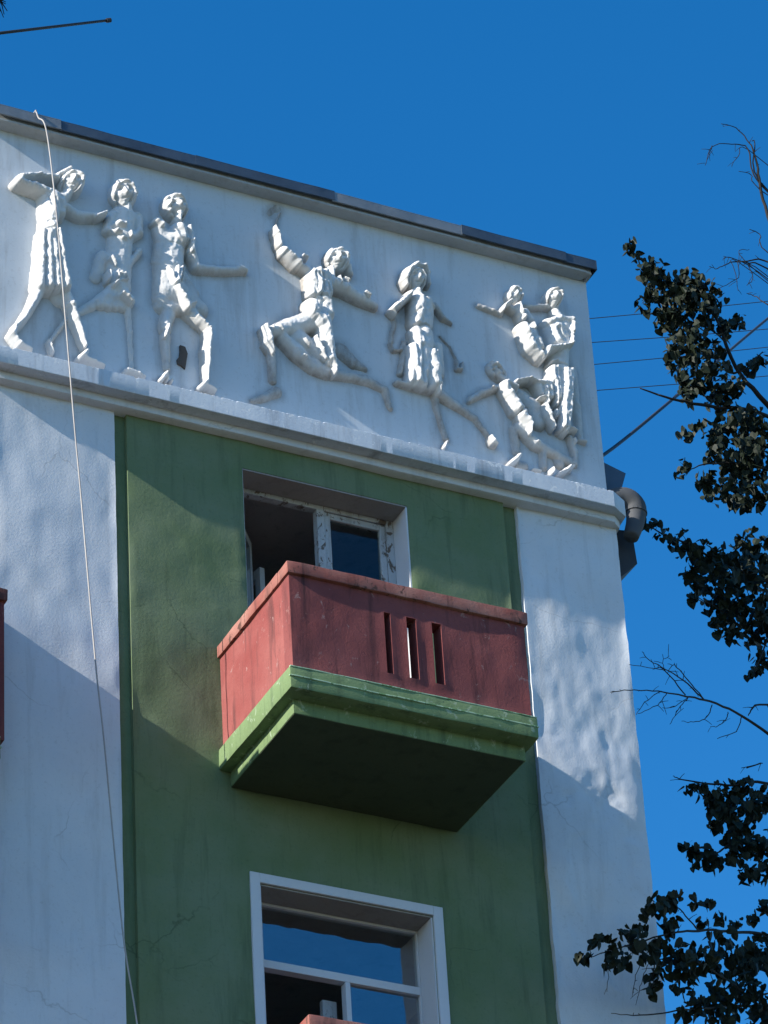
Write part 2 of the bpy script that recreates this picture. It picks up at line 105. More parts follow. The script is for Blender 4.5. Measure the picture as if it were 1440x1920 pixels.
LEAF_BLOBS=[(14.77,2.2,22.84,0.053),(14.85,2.2,22.75,0.049),(14.94,2.2,22.65,0.089),(15.06,2.2,22.56,0.116),(15.2,2.2,22.46,0.142),(15.31,2.2,22.58,0.116),(15.47,2.2,22.59,0.098),(15.56,2.2,22.47,0.089),(15.14,2.2,22.29,0.16),(14.89,2.2,22.33,0.08),(15.33,2.2,22.25,0.177),(15.61,2.2,22.26,0.08),(15.76,2.2,22.34,0.063),(15.05,2.2,22.17,0.088),(15.24,2.2,21.95,0.168),(15.19,2.2,21.74,0.123),(15.45,2.2,21.95,0.124),(15.28,2.2,21.6,0.123),(15.46,2.2,21.62,0.158),(15.61,2.2,21.56,0.106),(15.21,2.2,21.44,0.061),(15.5,2.2,21.43,0.07),(15.82,2.2,21.89,0.062),(15.96,2.2,22.02,0.062),(15.15,2.2,21.04,0.052),(15.27,2.2,21.14,0.061),(15.41,2.2,21.07,0.087),(15.57,2.2,21.22,0.14),(15.74,2.2,21.32,0.114),(15.84,2.2,21.13,0.158),(15.63,2.2,20.91,0.174),(15.39,2.2,20.9,0.078),(15.07,2.2,20.7,0.039),(15.03,2.2,20.6,0.039),(15.26,2.2,20.61,0.069),(15.38,2.2,20.53,0.104),(15.55,2.2,20.55,0.112),(15.75,2.2,20.57,0.121),(15.68,2.2,20.82,0.148),(15.14,1.61,19.97,0.05),(13.86,1.01,19.09,0.032),(14.0,1.08,19.12,0.044),(14.13,1.15,19.14,0.049),(14.23,1.2,19.11,0.049),(14.38,1.27,19.26,0.037),(14.45,1.31,19.17,0.074),(14.66,1.41,19.23,0.107),(14.86,1.51,19.29,0.108),(14.49,1.34,18.96,0.082),(14.77,1.47,19.05,0.164),(15.13,1.64,19.29,0.191),(15.45,1.78,19.56,0.185),(15.24,1.67,19.64,0.101),(14.46,1.33,18.74,0.045),(14.88,1.54,18.87,0.14),(15.16,1.67,18.97,0.166),(15.36,1.78,18.89,0.141),(14.78,1.5,18.67,0.065),(14.95,1.59,18.65,0.062),(15.28,1.75,18.6,0.07),(15.17,1.71,18.46,0.049),(14.2,1.3,16.97,0.043),(14.3,1.3,16.99,0.051),(14.38,1.3,16.92,0.078),(14.53,1.3,16.99,0.094),(14.68,1.3,17.11,0.063),(14.46,1.3,16.8,0.102),(14.7,1.3,16.9,0.142),(14.86,1.3,17.02,0.103),(14.58,1.3,16.65,0.102),(14.61,1.3,16.51,0.078),(14.8,1.3,16.6,0.118),(14.12,1.3,16.47,0.043),(14.21,1.3,16.43,0.054),(14.32,1.3,16.41,0.066),(14.44,1.3,16.42,0.058),(14.63,1.3,16.35,0.066),(14.18,1.3,16.34,0.039),(14.61,1.09,16.22,0.062),(12.04,-0.55,14.22,0.021),(12.13,-0.52,14.27,0.038),(12.21,-0.51,14.38,0.031),(12.29,-0.49,14.47,0.035),(12.37,-0.46,14.37,0.055),(12.3,-0.48,14.26,0.041),(12.5,-0.43,14.56,0.045),(12.57,-0.41,14.5,0.052),(12.64,-0.39,14.64,0.046),(12.69,-0.38,14.78,0.049),(12.82,-0.35,14.87,0.064),(12.97,-0.31,14.96,0.06),(13.29,-0.05,15.15,0.04),(13.53,0.16,15.29,0.033),(12.9,-0.32,14.73,0.057),(12.69,-0.38,14.46,0.063),(12.81,-0.34,14.55,0.056),(12.51,-0.42,14.36,0.049),(12.41,-0.45,14.27,0.031),(12.74,-0.36,14.32,0.063),(12.68,-0.37,14.19,0.038),(12.96,-0.3,14.51,0.106),(13.34,0.04,14.76,0.122),(13.75,0.4,15.06,0.125),(14.25,0.85,15.3,0.15),(14.6,1.15,15.6,0.13),(13.47,0.13,15.11,0.033),(13.76,0.38,15.33,0.044),(14.06,0.65,15.5,0.045),(14.38,0.93,15.74,0.042),(14.65,1.15,15.99,0.046),(13.02,-0.24,14.36,0.07),(13.2,-0.05,14.33,0.071),(13.61,0.31,14.66,0.094),(14.12,0.76,14.98,0.134),(14.54,1.15,15.12,0.113),(13.69,0.4,14.56,0.094),(12.92,-0.3,14.11,0.031),(14.49,1.04,15.69,0.034),(16.74,2.88,21.32,0.243),(15.83,1.95,18.42,0.185),(18.7,2.74,23.19,0.197),(17.72,3.7,18.21,0.23),(16.22,2.24,16.54,0.207),(15.19,2.29,13.48,0.148),(18.68,3.3,18.2,0.195),(15.23,1.8,15.59,0.161),(17.28,2.99,14.44,0.146),(16.02,2.08,15.55,0.205),(18.46,3.4,17.47,0.22),(16.13,1.83,15.3,0.222),(17.85,1.92,19.27,0.192),(17.84,2.21,20.54,0.249),(17.15,2.03,19.11,0.207),(16.25,2.85,15.92,0.215),(18.44,1.97,21.51,0.251),(19.15,3.74,18.12,0.216),(17.39,2.41,15.5,0.129),(17.23,3.49,22.34,0.17),(17.17,3.47,21.12,0.204),(18.27,2.8,16.62,0.154),(18.48,2.41,23.65,0.238),(17.32,2.75,16.8,0.21),(17.36,1.88,21.25,0.199),(17.04,2.47,17.93,0.225),(16.39,3.23,18.3,0.155),(17.04,2.46,19.55,0.249),(16.51,1.81,19.37,0.189),(17.19,3.24,14.63,0.191),(18.45,3.39,15.63,0.221),(18.37,2.35,21.2,0.201),(16.77,2.96,17.78,0.168),(18.05,2.46,22.93,0.201),(18.66,2.73,23.48,0.166),(16.35,2.03,16.3,0.162),(18.59,2.22,21.28,0.156),(18.03,3.66,22.29,0.217),(17.05,3.55,19.81,0.224),(20.08,3.54,23.75,0.226),(16.44,3.29,17.72,0.15),(17.68,1.74,17.64,0.126),(16.85,3.07,15.18,0.151),(17.13,2.28,20.71,0.226),(17.03,3.32,16.1,0.188),(18.56,3.52,23.12,0.207),(16.55,2.35,13.77,0.117),(17.99,3.06,16.92,0.2),(18.11,2.84,16.86,0.197),(18.26,2.95,20.75,0.228),(18.18,2.78,18.92,0.135),(17.85,2.46,17.05,0.208),(17.19,3.51,16.67,0.137),(16.93,1.85,13.64,0.132),(18.36,2.44,19.61,0.168),(18.63,3.05,22.8,0.211),(18.72,2.56,24.32,0.26),(17.66,3.55,18.37,0.169),(16.68,2.96,18.05,0.15),(17.95,2.97,14.99,0.14),(19.33,3.17,22.6,0.202),(18.32,3.07,19.43,0.219),(17.01,3.13,17.11,0.2),(18.31,3.63,21.04,0.199),(17.59,3.47,22.97,0.143),(18.63,2.04,21.25,0.171),(17.13,2.06,18.24,0.231),(18.92,3.36,19.59,0.246),(18.53,2.83,18.83,0.213),(17.13,3.6,18.93,0.255)]
BRANCHES=[[(16.84,2.68,21.321,0.0404),(15.962,2.2,21.539,0.0309),(15.692,2.2,21.849,0.0221),(15.546,2.2,22.363,0.0178),(15.363,2.2,22.563,0.0134),(15.061,2.2,22.617,0.0089),(14.779,2.2,22.844,0.0045)],[(16.84,2.68,21.321,0.0314),(15.946,2.2,21.415,0.022),(15.383,2.2,21.373,0.0175),(15.03,2.2,21.353,0.0131),(14.734,2.2,21.381,0.0065)],[(15.692,2.2,21.849,0.0133),(15.572,2.2,22.148,0.0089),(15.275,2.2,22.231,0.0067),(14.985,2.2,22.371,0.0044)],[(15.659,2.2,21.785,0.0133),(15.797,2.2,21.878,0.0089),(15.978,2.2,22.094,0.0067)],[(16.84,2.68,21.321,0.0269),(15.88,2.2,20.869,0.0131),(15.626,2.2,20.857,0.0109),(15.317,2.2,20.777,0.0087),(15.106,2.2,20.67,0.0043)],[(16.535,2.36,19.714,0.0303),(15.47,1.8,19.424,0.021),(14.913,1.533,19.273,0.0145),(14.442,1.3,19.21,0.0102),(14.106,1.133,19.12,0.0081),(13.845,1.0,19.093,0.004)],[(15.47,1.8,19.424,0.0126),(15.133,1.667,18.863,0.0103),(14.86,1.533,18.816,0.0082),(14.459,1.333,18.77,0.0041)],[(15.451,1.8,19.268,0.0126),(15.407,1.8,18.909,0.0104),(14.938,1.346,18.19,0.004)],[(16.097,1.94,17.636,0.037),(15.388,1.54,17.689,0.0243),(15.093,1.5,17.767,0.0161),(14.585,1.13,17.63,0.0119),(14.077,0.76,17.409,0.0097),(13.74,0.513,17.222,0.0077),(13.367,0.236,17.017,0.0057),(12.916,-0.103,16.726,0.0044),(12.632,-0.319,16.518,0.0037)],[(14.077,0.76,17.409,0.0078),(13.755,0.513,17.361,0.0062),(13.431,0.267,17.255,0.0049),(13.269,0.143,17.19,0.0038),(13.145,0.045,17.183,0.003)],[(13.783,0.544,17.259,0.0061),(13.51,0.328,17.264,0.005),(13.412,0.254,17.221,0.0038),(12.937,-0.103,16.941,0.0026)],[(14.077,0.76,17.409,0.0062),(13.84,0.575,17.417,0.005),(13.633,0.415,17.398,0.0042),(13.525,0.341,17.266,0.0027)],[(13.409,0.267,17.044,0.0045),(13.194,0.113,16.835,0.0037),(13.001,-0.023,16.591,0.0026)],[(13.49,0.328,17.08,0.0046),(13.33,0.217,16.882,0.0038),(13.027,-0.005,16.616,0.0026)],[(13.823,0.575,17.263,0.0046),(13.66,0.464,17.063,0.0038),(13.513,0.365,16.848,0.0026)],[(13.823,0.575,17.263,0.0038),(13.578,0.402,17.027,0.0034),(13.411,0.279,16.914,0.0023)],[(14.201,0.852,17.445,0.0051),(14.103,0.791,17.282,0.0043),(13.885,0.637,17.104,0.0035),(13.7,0.501,16.994,0.0023)],[(14.454,1.038,17.548,0.0047),(14.402,1.007,17.449,0.0043),(14.266,0.914,17.311,0.0035),(14.154,0.834,17.24,0.0023)],[(14.667,1.192,17.638,0.0048),(14.566,1.13,17.464,0.0043),(14.254,0.914,17.203,0.0031)],[(13.472,0.297,17.273,0.0034),(13.462,0.285,17.327,0.003),(13.566,0.359,17.431,0.0023)],[(16.064,1.94,17.391,0.0287),(14.904,1.3,17.171,0.0139),(14.621,1.3,17.102,0.0118),(14.435,1.3,17.063,0.0098),(14.163,1.3,17.051,0.0059),(14.083,1.3,17.066,0.0031)],[(14.887,1.3,17.029,0.0119),(14.62,1.3,16.701,0.0098),(14.368,1.3,16.471,0.0078),(14.145,1.3,16.47,0.0046)],[(14.733,1.3,17.273,0.0059),(14.88,1.3,17.35,0.004),(14.686,1.3,17.263,0.0032)],[(15.92,1.92,15.748,0.0397),(15.094,1.44,15.843,0.0233),(14.678,1.2,15.795,0.0154),(14.055,0.655,15.43,0.0131),(13.345,0.018,14.976,0.0108),(12.921,-0.319,14.701,0.0088),(12.621,-0.396,14.544,0.007),(12.323,-0.473,14.37,0.0052),(12.056,-0.544,14.226,0.0034)],[(13.345,0.018,14.976,0.0072),(13.062,-0.255,14.923,0.0057),(12.957,-0.317,14.951,0.0036)],[(12.921,-0.319,14.701,0.0071),(12.757,-0.358,14.49,0.0053),(12.707,-0.364,14.241,0.0035)],[(15.888,1.92,15.521,0.0316),(14.605,1.2,15.2,0.0133),(13.478,0.2,14.503,0.009),(12.908,-0.306,14.13,0.007),(12.565,-0.396,13.989,0.0052),(12.308,-0.465,13.924,0.0027)],[(14.6,1.2,15.156,0.0114),(14.004,0.655,14.988,0.0092),(13.22,-0.073,14.682,0.0071),(12.704,-0.371,14.434,0.0042)],[(12.602,-0.396,14.363,0.0035),(12.544,-0.409,14.248,0.0031),(12.524,-0.412,14.137,0.0021)],[(12.694,-0.373,14.431,0.0035),(12.617,-0.39,14.271,0.0031),(12.554,-0.403,14.116,0.0021)],[(12.312,-0.473,14.251,0.0031),(12.285,-0.476,14.07,0.0021)],[(16.599,2.44,23.002,0.0229),(16.495,2.6,23.995,0.0186),(16.455,2.6,24.342,0.0164),(16.45,2.6,24.612,0.0118),(16.4,2.6,24.791,0.0075),(16.28,2.6,24.924,0.0057),(16.128,2.6,24.925,0.0038)],[(16.455,2.6,24.342,0.0094),(16.375,2.6,24.71,0.0075),(16.213,2.6,24.72,0.0056),(16.002,2.6,24.624,0.0042),(15.905,2.6,24.383,0.0028)],[(16.454,2.6,24.372,0.0094),(16.461,2.6,24.798,0.0061),(16.431,2.6,24.819,0.0047)],[(16.384,2.6,24.701,0.0047),(16.27,2.6,24.605,0.0042),(16.184,2.6,24.469,0.0028)],[(16.448,2.6,24.28,0.0056),(16.373,2.6,24.419,0.0047),(16.249,2.6,24.423,0.0033)],[(16.003,2.6,24.637,0.0042),(15.963,2.6,24.522,0.0033),(15.934,2.6,24.452,0.0028)],[(16.599,2.44,23.002,0.0137),(16.43,2.6,23.463,0.0092),(16.21,2.6,23.411,0.0083),(16.043,2.6,23.35,0.0064),(15.899,2.6,23.245,0.0046),(15.551,2.2,22.872,0.0031)],[(16.42,2.6,23.384,0.0092),(16.208,2.6,23.399,0.0064),(16.007,2.6,23.398,0.0046),(15.98,2.6,23.355,0.0032)],[(16.206,2.6,23.38,0.0055),(16.106,2.6,23.206,0.0046),(15.901,2.6,23.032,0.0032)],[(16.126,2.6,23.374,0.0046),(16.082,2.6,23.228,0.0041),(16.083,2.6,23.055,0.0027)],[(16.285,2.6,23.374,0.0055),(16.254,2.6,23.249,0.0046),(16.178,2.6,23.14,0.0032)],[(16.442,2.6,23.566,0.0065),(16.385,2.6,23.755,0.0051),(16.281,2.6,23.783,0.0037)],[(16.184,2.6,23.415,0.0046),(16.253,2.6,23.552,0.0028)],[(16.553,2.44,22.646,0.0114),(16.093,2.2,22.62,0.0068),(16.246,2.6,23.044,0.005),(16.167,2.6,23.051,0.0032)],[(16.552,2.44,18.749,0.0256),(15.125,1.5,18.026,0.0101),(14.852,1.315,17.82,0.008),(14.784,1.272,17.724,0.004)]]
# ---------------------------------------------------------------- materials
def lin(c):
    return tuple(list(c)[:3]) + (1.0,)

def new_mat(name):
    m = bpy.data.materials.new(name)
    m.use_nodes = True
    nt = m.node_tree
    b = nt.nodes['Principled BSDF']
    return m, nt, b

def coords(nt, scale=(1, 1, 1)):
    g = nt.nodes.new('ShaderNodeNewGeometry')
    mp = nt.nodes.new('ShaderNodeMapping')
    mp.inputs['Scale'].default_value = scale
    nt.links.new(g.outputs['Position'], mp.inputs['Vector'])
    return mp.outputs[0]

def noise_tex(nt, vec, scale, detail=5, rough=0.6, dist=0.0):
    n = nt.nodes.new('ShaderNodeTexNoise')
    n.inputs['Scale'].default_value = scale
    n.inputs['Detail'].default_value = detail
    n.inputs['Roughness'].default_value = rough
    n.inputs['Distortion'].default_value = dist
    nt.links.new(vec, n.inputs['Vector'])
    return n.outputs['Fac']

def ramp(nt, fac, stops):
    r = nt.nodes.new('ShaderNodeValToRGB')
    el = r.color_ramp.elements
    el[0].position, el[0].color = stops[0][0], lin(stops[0][1])
    el[1].position, el[1].color = stops[-1][0], lin(stops[-1][1])
    for p, c in stops[1:-1]:
        e = el.new(p)
        e.color = lin(c)
    nt.links.new(fac, r.inputs[0])
    return r.outputs[0]

def mixc(nt, fac, a, b, mode='MIX'):
    m = nt.nodes.new('ShaderNodeMix')
    m.data_type = 'RGBA'
    m.blend_type = mode
    for sock, v in ((0, fac), (6, a), (7, b)):
        if hasattr(v, 'is_linked') or hasattr(v, 'links'):
            nt.links.new(v, m.inputs[sock])
        elif isinstance(v, (int, float)):
            m.inputs[sock].default_value = v
        else:
            m.inputs[sock].default_value = lin(v)
    return m.outputs[2]

def bump(nt, b, h, strength, dist=0.01):
    n = nt.nodes.new('ShaderNodeBump')
    n.inputs['Strength'].default_value = strength
    n.inputs['Distance'].default_value = dist
    nt.links.new(h, n.inputs['Height'])
    nt.links.new(n.outputs[0], b.inputs['Normal'])

def weathered(name, base, dark, pale, rough=0.85, streak=0.5, blot=0.4, chips=0.0, chipcol=(.5, .5, .5), bstr=0.3, bscale=60, grime_shade=None, cracks=0.0):
    m, nt, b = new_mat(name)
    v = coords(nt)
    vs = coords(nt, (9, 9, 0.9))
    big = noise_tex(nt, v, 1.7, 6, 0.62)
    c = mixc(nt, ramp(nt, big, [(0.38, (0, 0, 0)), (0.66, (blot,)*3)]), base, pale)
    st = noise_tex(nt, vs, 1.0, 6, 0.65, 0.3)
    c = mixc(nt, ramp(nt, st, [(0.52, (0, 0, 0)), (0.74, (streak,)*3)]), c, dark)
    fine = noise_tex(nt, v, 38, 4, 0.7)
    c = mixc(nt, ramp(nt, fine, [(0.56, (0, 0, 0)), (0.75, (0.35,)*3)]), c, dark)
    if chips > 0:
        ch = noise_tex(nt, coords(nt, (1, 1, 0.6)), 14, 6, 0.7, 0.6)
        c = mixc(nt, ramp(nt, ch, [(1-chips-0.02, (0, 0, 0)), (1-chips+0.02, (1, 1, 1))]), c, chipcol)
    if cracks > 0:
        nz = nt.nodes.new('ShaderNodeTexNoise'); nz.inputs['Scale'].default_value = 6; nz.inputs['Detail'].default_value = 4
        nt.links.new(v, nz.inputs['Vector'])
        ad = nt.nodes.new('ShaderNodeVectorMath'); ad.operation = 'MULTIPLY_ADD'
        ad.inputs[1].default_value = (.16,)*3
        nt.links.new(nz.outputs['Color'], ad.inputs[0]); nt.links.new(v, ad.inputs[2])
        vo = nt.nodes.new('ShaderNodeTexVoronoi'); vo.feature = 'DISTANCE_TO_EDGE'; vo.inputs['Scale'].default_value = 1.15
        nt.links.new(ad.outputs[0], vo.inputs['Vector'])
        ln = ramp(nt, vo.outputs['Distance'], [(0.0, (1, 1, 1)), (0.006, (0, 0, 0))])
        mk = ramp(nt, noise_tex(nt, coords(nt), 1.3, 3), [(.50, (0, 0, 0)), (.60, (cracks,)*3)])
        c = mixc(nt, mixc(nt, 1.0, ln, mk, 'MULTIPLY'), c, dark)
    if grime_shade:
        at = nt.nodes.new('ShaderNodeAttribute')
        at.attribute_name = 'grime_shade'
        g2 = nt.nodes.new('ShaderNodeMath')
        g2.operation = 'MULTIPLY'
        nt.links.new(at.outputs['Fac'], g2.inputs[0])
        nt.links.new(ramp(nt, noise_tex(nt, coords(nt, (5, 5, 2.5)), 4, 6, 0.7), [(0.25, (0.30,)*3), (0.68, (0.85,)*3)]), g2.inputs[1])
        c = mixc(nt, g2.outputs[0], c, grime_shade)
    nt.links.new(c, b.inputs['Base Color'])
    b.inputs['Roughness'].default_value = rough
    b.inputs['Specular IOR Level'].default_value = 0.25
    hh = noise_tex(nt, v, bscale, 6, 0.7)
    bump(nt, b, hh, bstr, 0.004)
    return m

MW = weathered('white_plaster', (.60, .64, .69), (.36, .37, .38), (.68, .71, .75), streak=.38, blot=.7, bstr=.5, cracks=.6)
MF = weathered('frieze_plaster', (.56, .61, .66), (.33, .33, .33), (.62, .66, .70), streak=.55, blot=.6, bstr=.3, grime_shade=(.16, .12, .09))
MS = weathered('sculpture_plaster', (.66, .66, .66), (.44, .43, .41), (.72, .72, .71), streak=.3, blot=.5, bstr=.35, grime_shade=(.15, .115, .085))
ML = weathered('ledge_paint', (.55, .61, .68), (.24, .26, .29), (.70, .74, .78), streak=.75, blot=.7, chips=.385, chipcol=(.74, .76, .78), bstr=.5)
MG = weathered('green_paint', (.135, .192, .095), (.065, .095, .05), (.185, .235, .15), streak=.6, blot=.75, bstr=.6, bscale=45, cracks=.7)
MG2 = weathered('green_moulding_paint', (.155, .23, .105), (.04, .07, .045), (.21, .30, .15), streak=.7, blot=.6, chips=.385, chipcol=(.30, .38, .26), bstr=.8)
MR = weathered('red_paint', (.25, .062, .058), (.05, .028, .03), (.34, .12, .11), streak=.95, blot=.7, chips=.36, chipcol=(.36, .22, .21), bstr=.7)
MRF = weathered('shaded_red_paint', (.205, .056, .055), (.035, .018, .022), (.30, .10, .095), streak=.98, blot=.5, chips=.36, chipcol=(.30, .17, .16), bstr=.7)  # parapet front: stained, and its shade put into a darker red
MRC = weathered('red_cap_paint', (.25, .070, .058), (.05, .026, .026), (.42, .22, .18), streak=.95, blot=.9, chips=.41, chipcol=(.11, .055, .045), bstr=.7)
MSOF = weathered('shaded_soffit_plaster', (.30, .28, .26), (.18, .16, .15), (.36, .34, .32), streak=.5)  # window heads: shade put into the colour, darker than the jambs
MROOM = weathered('room_plaster', (.52, .49, .46), (.2, .19, .18), (.4, .38, .36))
MCOR = weathered('cornice_plaster', (.42, .44, .46), (.26, .25, .24), (.50, .52, .54), streak=.5)
MCHIP = weathered('worn_paint_edge', (.36, .50, .33), (.12, .22, .11), (.44, .58, .40), streak=.9, blot=.8, chips=.45, chipcol=(.14, .26, .11))
MFR = weathered('peeling_frame_paint', (.42, .44, .46), (.16, .14, .12), (.52, .54, .56), streak=.7, blot=.5, chips=.43, chipcol=(.14, .11, .09), bstr=.6)
MFN = weathered('white_frame_paint', (.62, .64, .68), (.50, .52, .54), (.66, .68, .70), streak=.2, blot=.3)
MSHADE = weathered('shaded_green_paint', (.060, .080, .050), (.03, .038, .028), (.085, .11, .065))  # balcony underside: its shade put into the colour
MSCAR = weathered('exposed_render', (.085, .075, .07), (.05, .045, .04), (.12, .10, .09))

def metal(name, base, dark, rough=.55, met=.3):
    m, nt, b = new_mat(name)
    v = coords(nt)
    c = mixc(nt, ramp(nt, noise_tex(nt, v, 3.0, 6, .65), [(.4, (0, 0, 0)), (.65, (1, 1, 1))]), base, dark)
    nt.links.new(c, b.inputs['Base Color'])
    b.inputs['Roughness'].default_value = rough
    b.inputs['Metallic'].default_value = met
    bump(nt, b, noise_tex(nt, v, 5, 3), .5, .01)
    return m
MM1 = metal('weathered_roof_metal', (.075, .105, .145), (.05, .07, .10))
MM2 = metal('galvanised_roof_metal', (.25, .27, .29), (.18, .20, .22))
MM3 = metal('zinc_gutter_metal', (.075, .08, .09), (.05, .055, .06), .8, .0)
MM4 = metal('dark_box_metal', (.035, .035, .04), (.02, .02, .025), .7, 0)
MCAB = metal('cable_sheath', (.42, .40, .38), (.33, .31, .30), .6, 0)
MWIRE = metal('dark_wire', (.03, .03, .035), (.02, .02, .02), .6, 0)

def glass_mat(nm='window_glass', ior=3.3, ro=.03):
    m, nt, b = new_mat(nm)
    nt.nodes.remove(b)
    out = [n for n in nt.nodes if n.type == 'OUTPUT_MATERIAL'][0]
    tr = nt.nodes.new('ShaderNodeBsdfTransparent')
    tr.inputs[0].default_value = (.75, .8, .8, 1)
    gl = nt.nodes.new('ShaderNodeBsdfGlossy')
    gl.inputs['Roughness'].default_value = ro
    gl.inputs['Color'].default_value = (.95, .97, 1, 1)
    fr = nt.nodes.new('ShaderNodeFresnel')
    fr.inputs['IOR'].default_value = ior
    n = nt.nodes.new('ShaderNodeBump')
    n.inputs['Strength'].default_value = .25
    n.inputs['Distance'].default_value = .02
    nt.links.new(noise_tex(nt, coords(nt), 3.0, 2), n.inputs['Height'])
    nt.links.new(n.outputs[0], gl.inputs['Normal'])
    mx = nt.nodes.new('ShaderNodeMixShader')
    gg = nt.nodes.new('ShaderNodeNewGeometry')
    inv = nt.nodes.new('ShaderNodeMath'); inv.operation = 'SUBTRACT'; inv.inputs[0].default_value = 1.0
    nt.links.new(gg.outputs['Backfacing'], inv.inputs[1])
    mu = nt.nodes.new('ShaderNodeMath'); mu.operation = 'MULTIPLY'
    nt.links.new(fr.outputs[0], mu.inputs[0]); nt.links.new(inv.outputs[0], mu.inputs[1])
    nt.links.new(mu.outputs[0], mx.inputs[0])
    nt.links.new(tr.outputs[0], mx.inputs[1])
    nt.links.new(gl.outputs[0], mx.inputs[2])
    nt.links.new(mx.outputs[0], out.inputs[0])
    return m
MGL = glass_mat()
MGD = glass_mat('dusty_old_glass', 1.6, .05)

def leaf_mat(name, a, b_):
    m, nt, b = new_mat(name)
    oi = nt.nodes.new('ShaderNodeObjectInfo')
    v = coords(nt)
    c = mixc(nt, ramp(nt, noise_tex(nt, v, 26, 3), [(.35, (0, 0, 0)), (.68, (1, 1, 1))]), a, b_)
    nt.links.new(c, b.inputs['Base Color'])
    b.inputs['Roughness'].default_value = .6
    b.inputs['Specular IOR Level'].default_value = .25
    return m
MLEAF = leaf_mat('leaf_green', (.006, .012, .008), (.018, .026, .011))
MBARK = weathered('bark', (.020, .018, .016), (.012, .011, .010), (.032, .028, .024), bstr=.8)

# ---------------------------------------------------------------- mesh helpers
def link(name, me, mat, parent=None, smooth=False):
    o = bpy.data.objects.new(name, me)
    col.objects.link(o)
    if parent is not None:
        o.parent = parent
        o.matrix_parent_inverse = parent.matrix_world.inverted()
    if mat:
        me.materials.append(mat)
    if smooth:
        me.polygons.foreach_set('use_smooth', [True]*len(me.polygons))
    return o

def tag(o, label=None, cat=None, group=None, kind=None):
    if label: o['label'] = label
    if cat: o['category'] = cat
    if group: o['group'] = group
    if kind: o['kind'] = kind
    return o

def empty(name, loc=(0, 0, 0)):
    o = bpy.data.objects.new(name, None)
    o.location = loc
    o.empty_display_size = .2
    col.objects.link(o)
    bpy.context.view_layer.update()
    return o

def mesh(name, verts, faces):
    me = bpy.data.meshes.new(name)
    me.from_pydata([tuple(map(float, v)) for v in verts], [], faces)
    me.update()
    return me

def vn(x, z, f, seed):
    rs = np.random.RandomState(seed)
    G = rs.rand(128, 128)
    fx, fz = x*f, z*f
    ix, iz = np.floor(fx).astype(int), np.floor(fz).astype(int)
    tx, tz = fx-ix, fz-iz
    tx = tx*tx*tx*(tx*(6*tx-15)+10); tz = tz*tz*tz*(tz*(6*tz-15)+10)
    g = lambda a, b: G[a % 128, b % 128]
    return ((g(ix, iz)*(1-tx)+g(ix+1, iz)*tx)*(1-tz)+(g(ix, iz+1)*(1-tx)+g(ix+1, iz+1)*tx)*tz)*2-1

def fbm(x, z, f, seed, octs=4, gain=.5):
    s, a = 0, 1
    for i in range(octs):
        s = s+a*vn(x+i*7.3, z+i*3.1, f*2**i, seed+i)
        a *= gain
    return s

def steps(a, b, d, extra=()):
    n = max(1, int(round((b-a)/d)))
    s = [a+(b-a)*i/n for i in range(n+1)]
    for e in extra:
        if a < e < b:
            s = [q for q in s if abs(q-e) > d*.45 or q in (a, b)] + [e]
    return sorted(set(round(q, 5) for q in s))

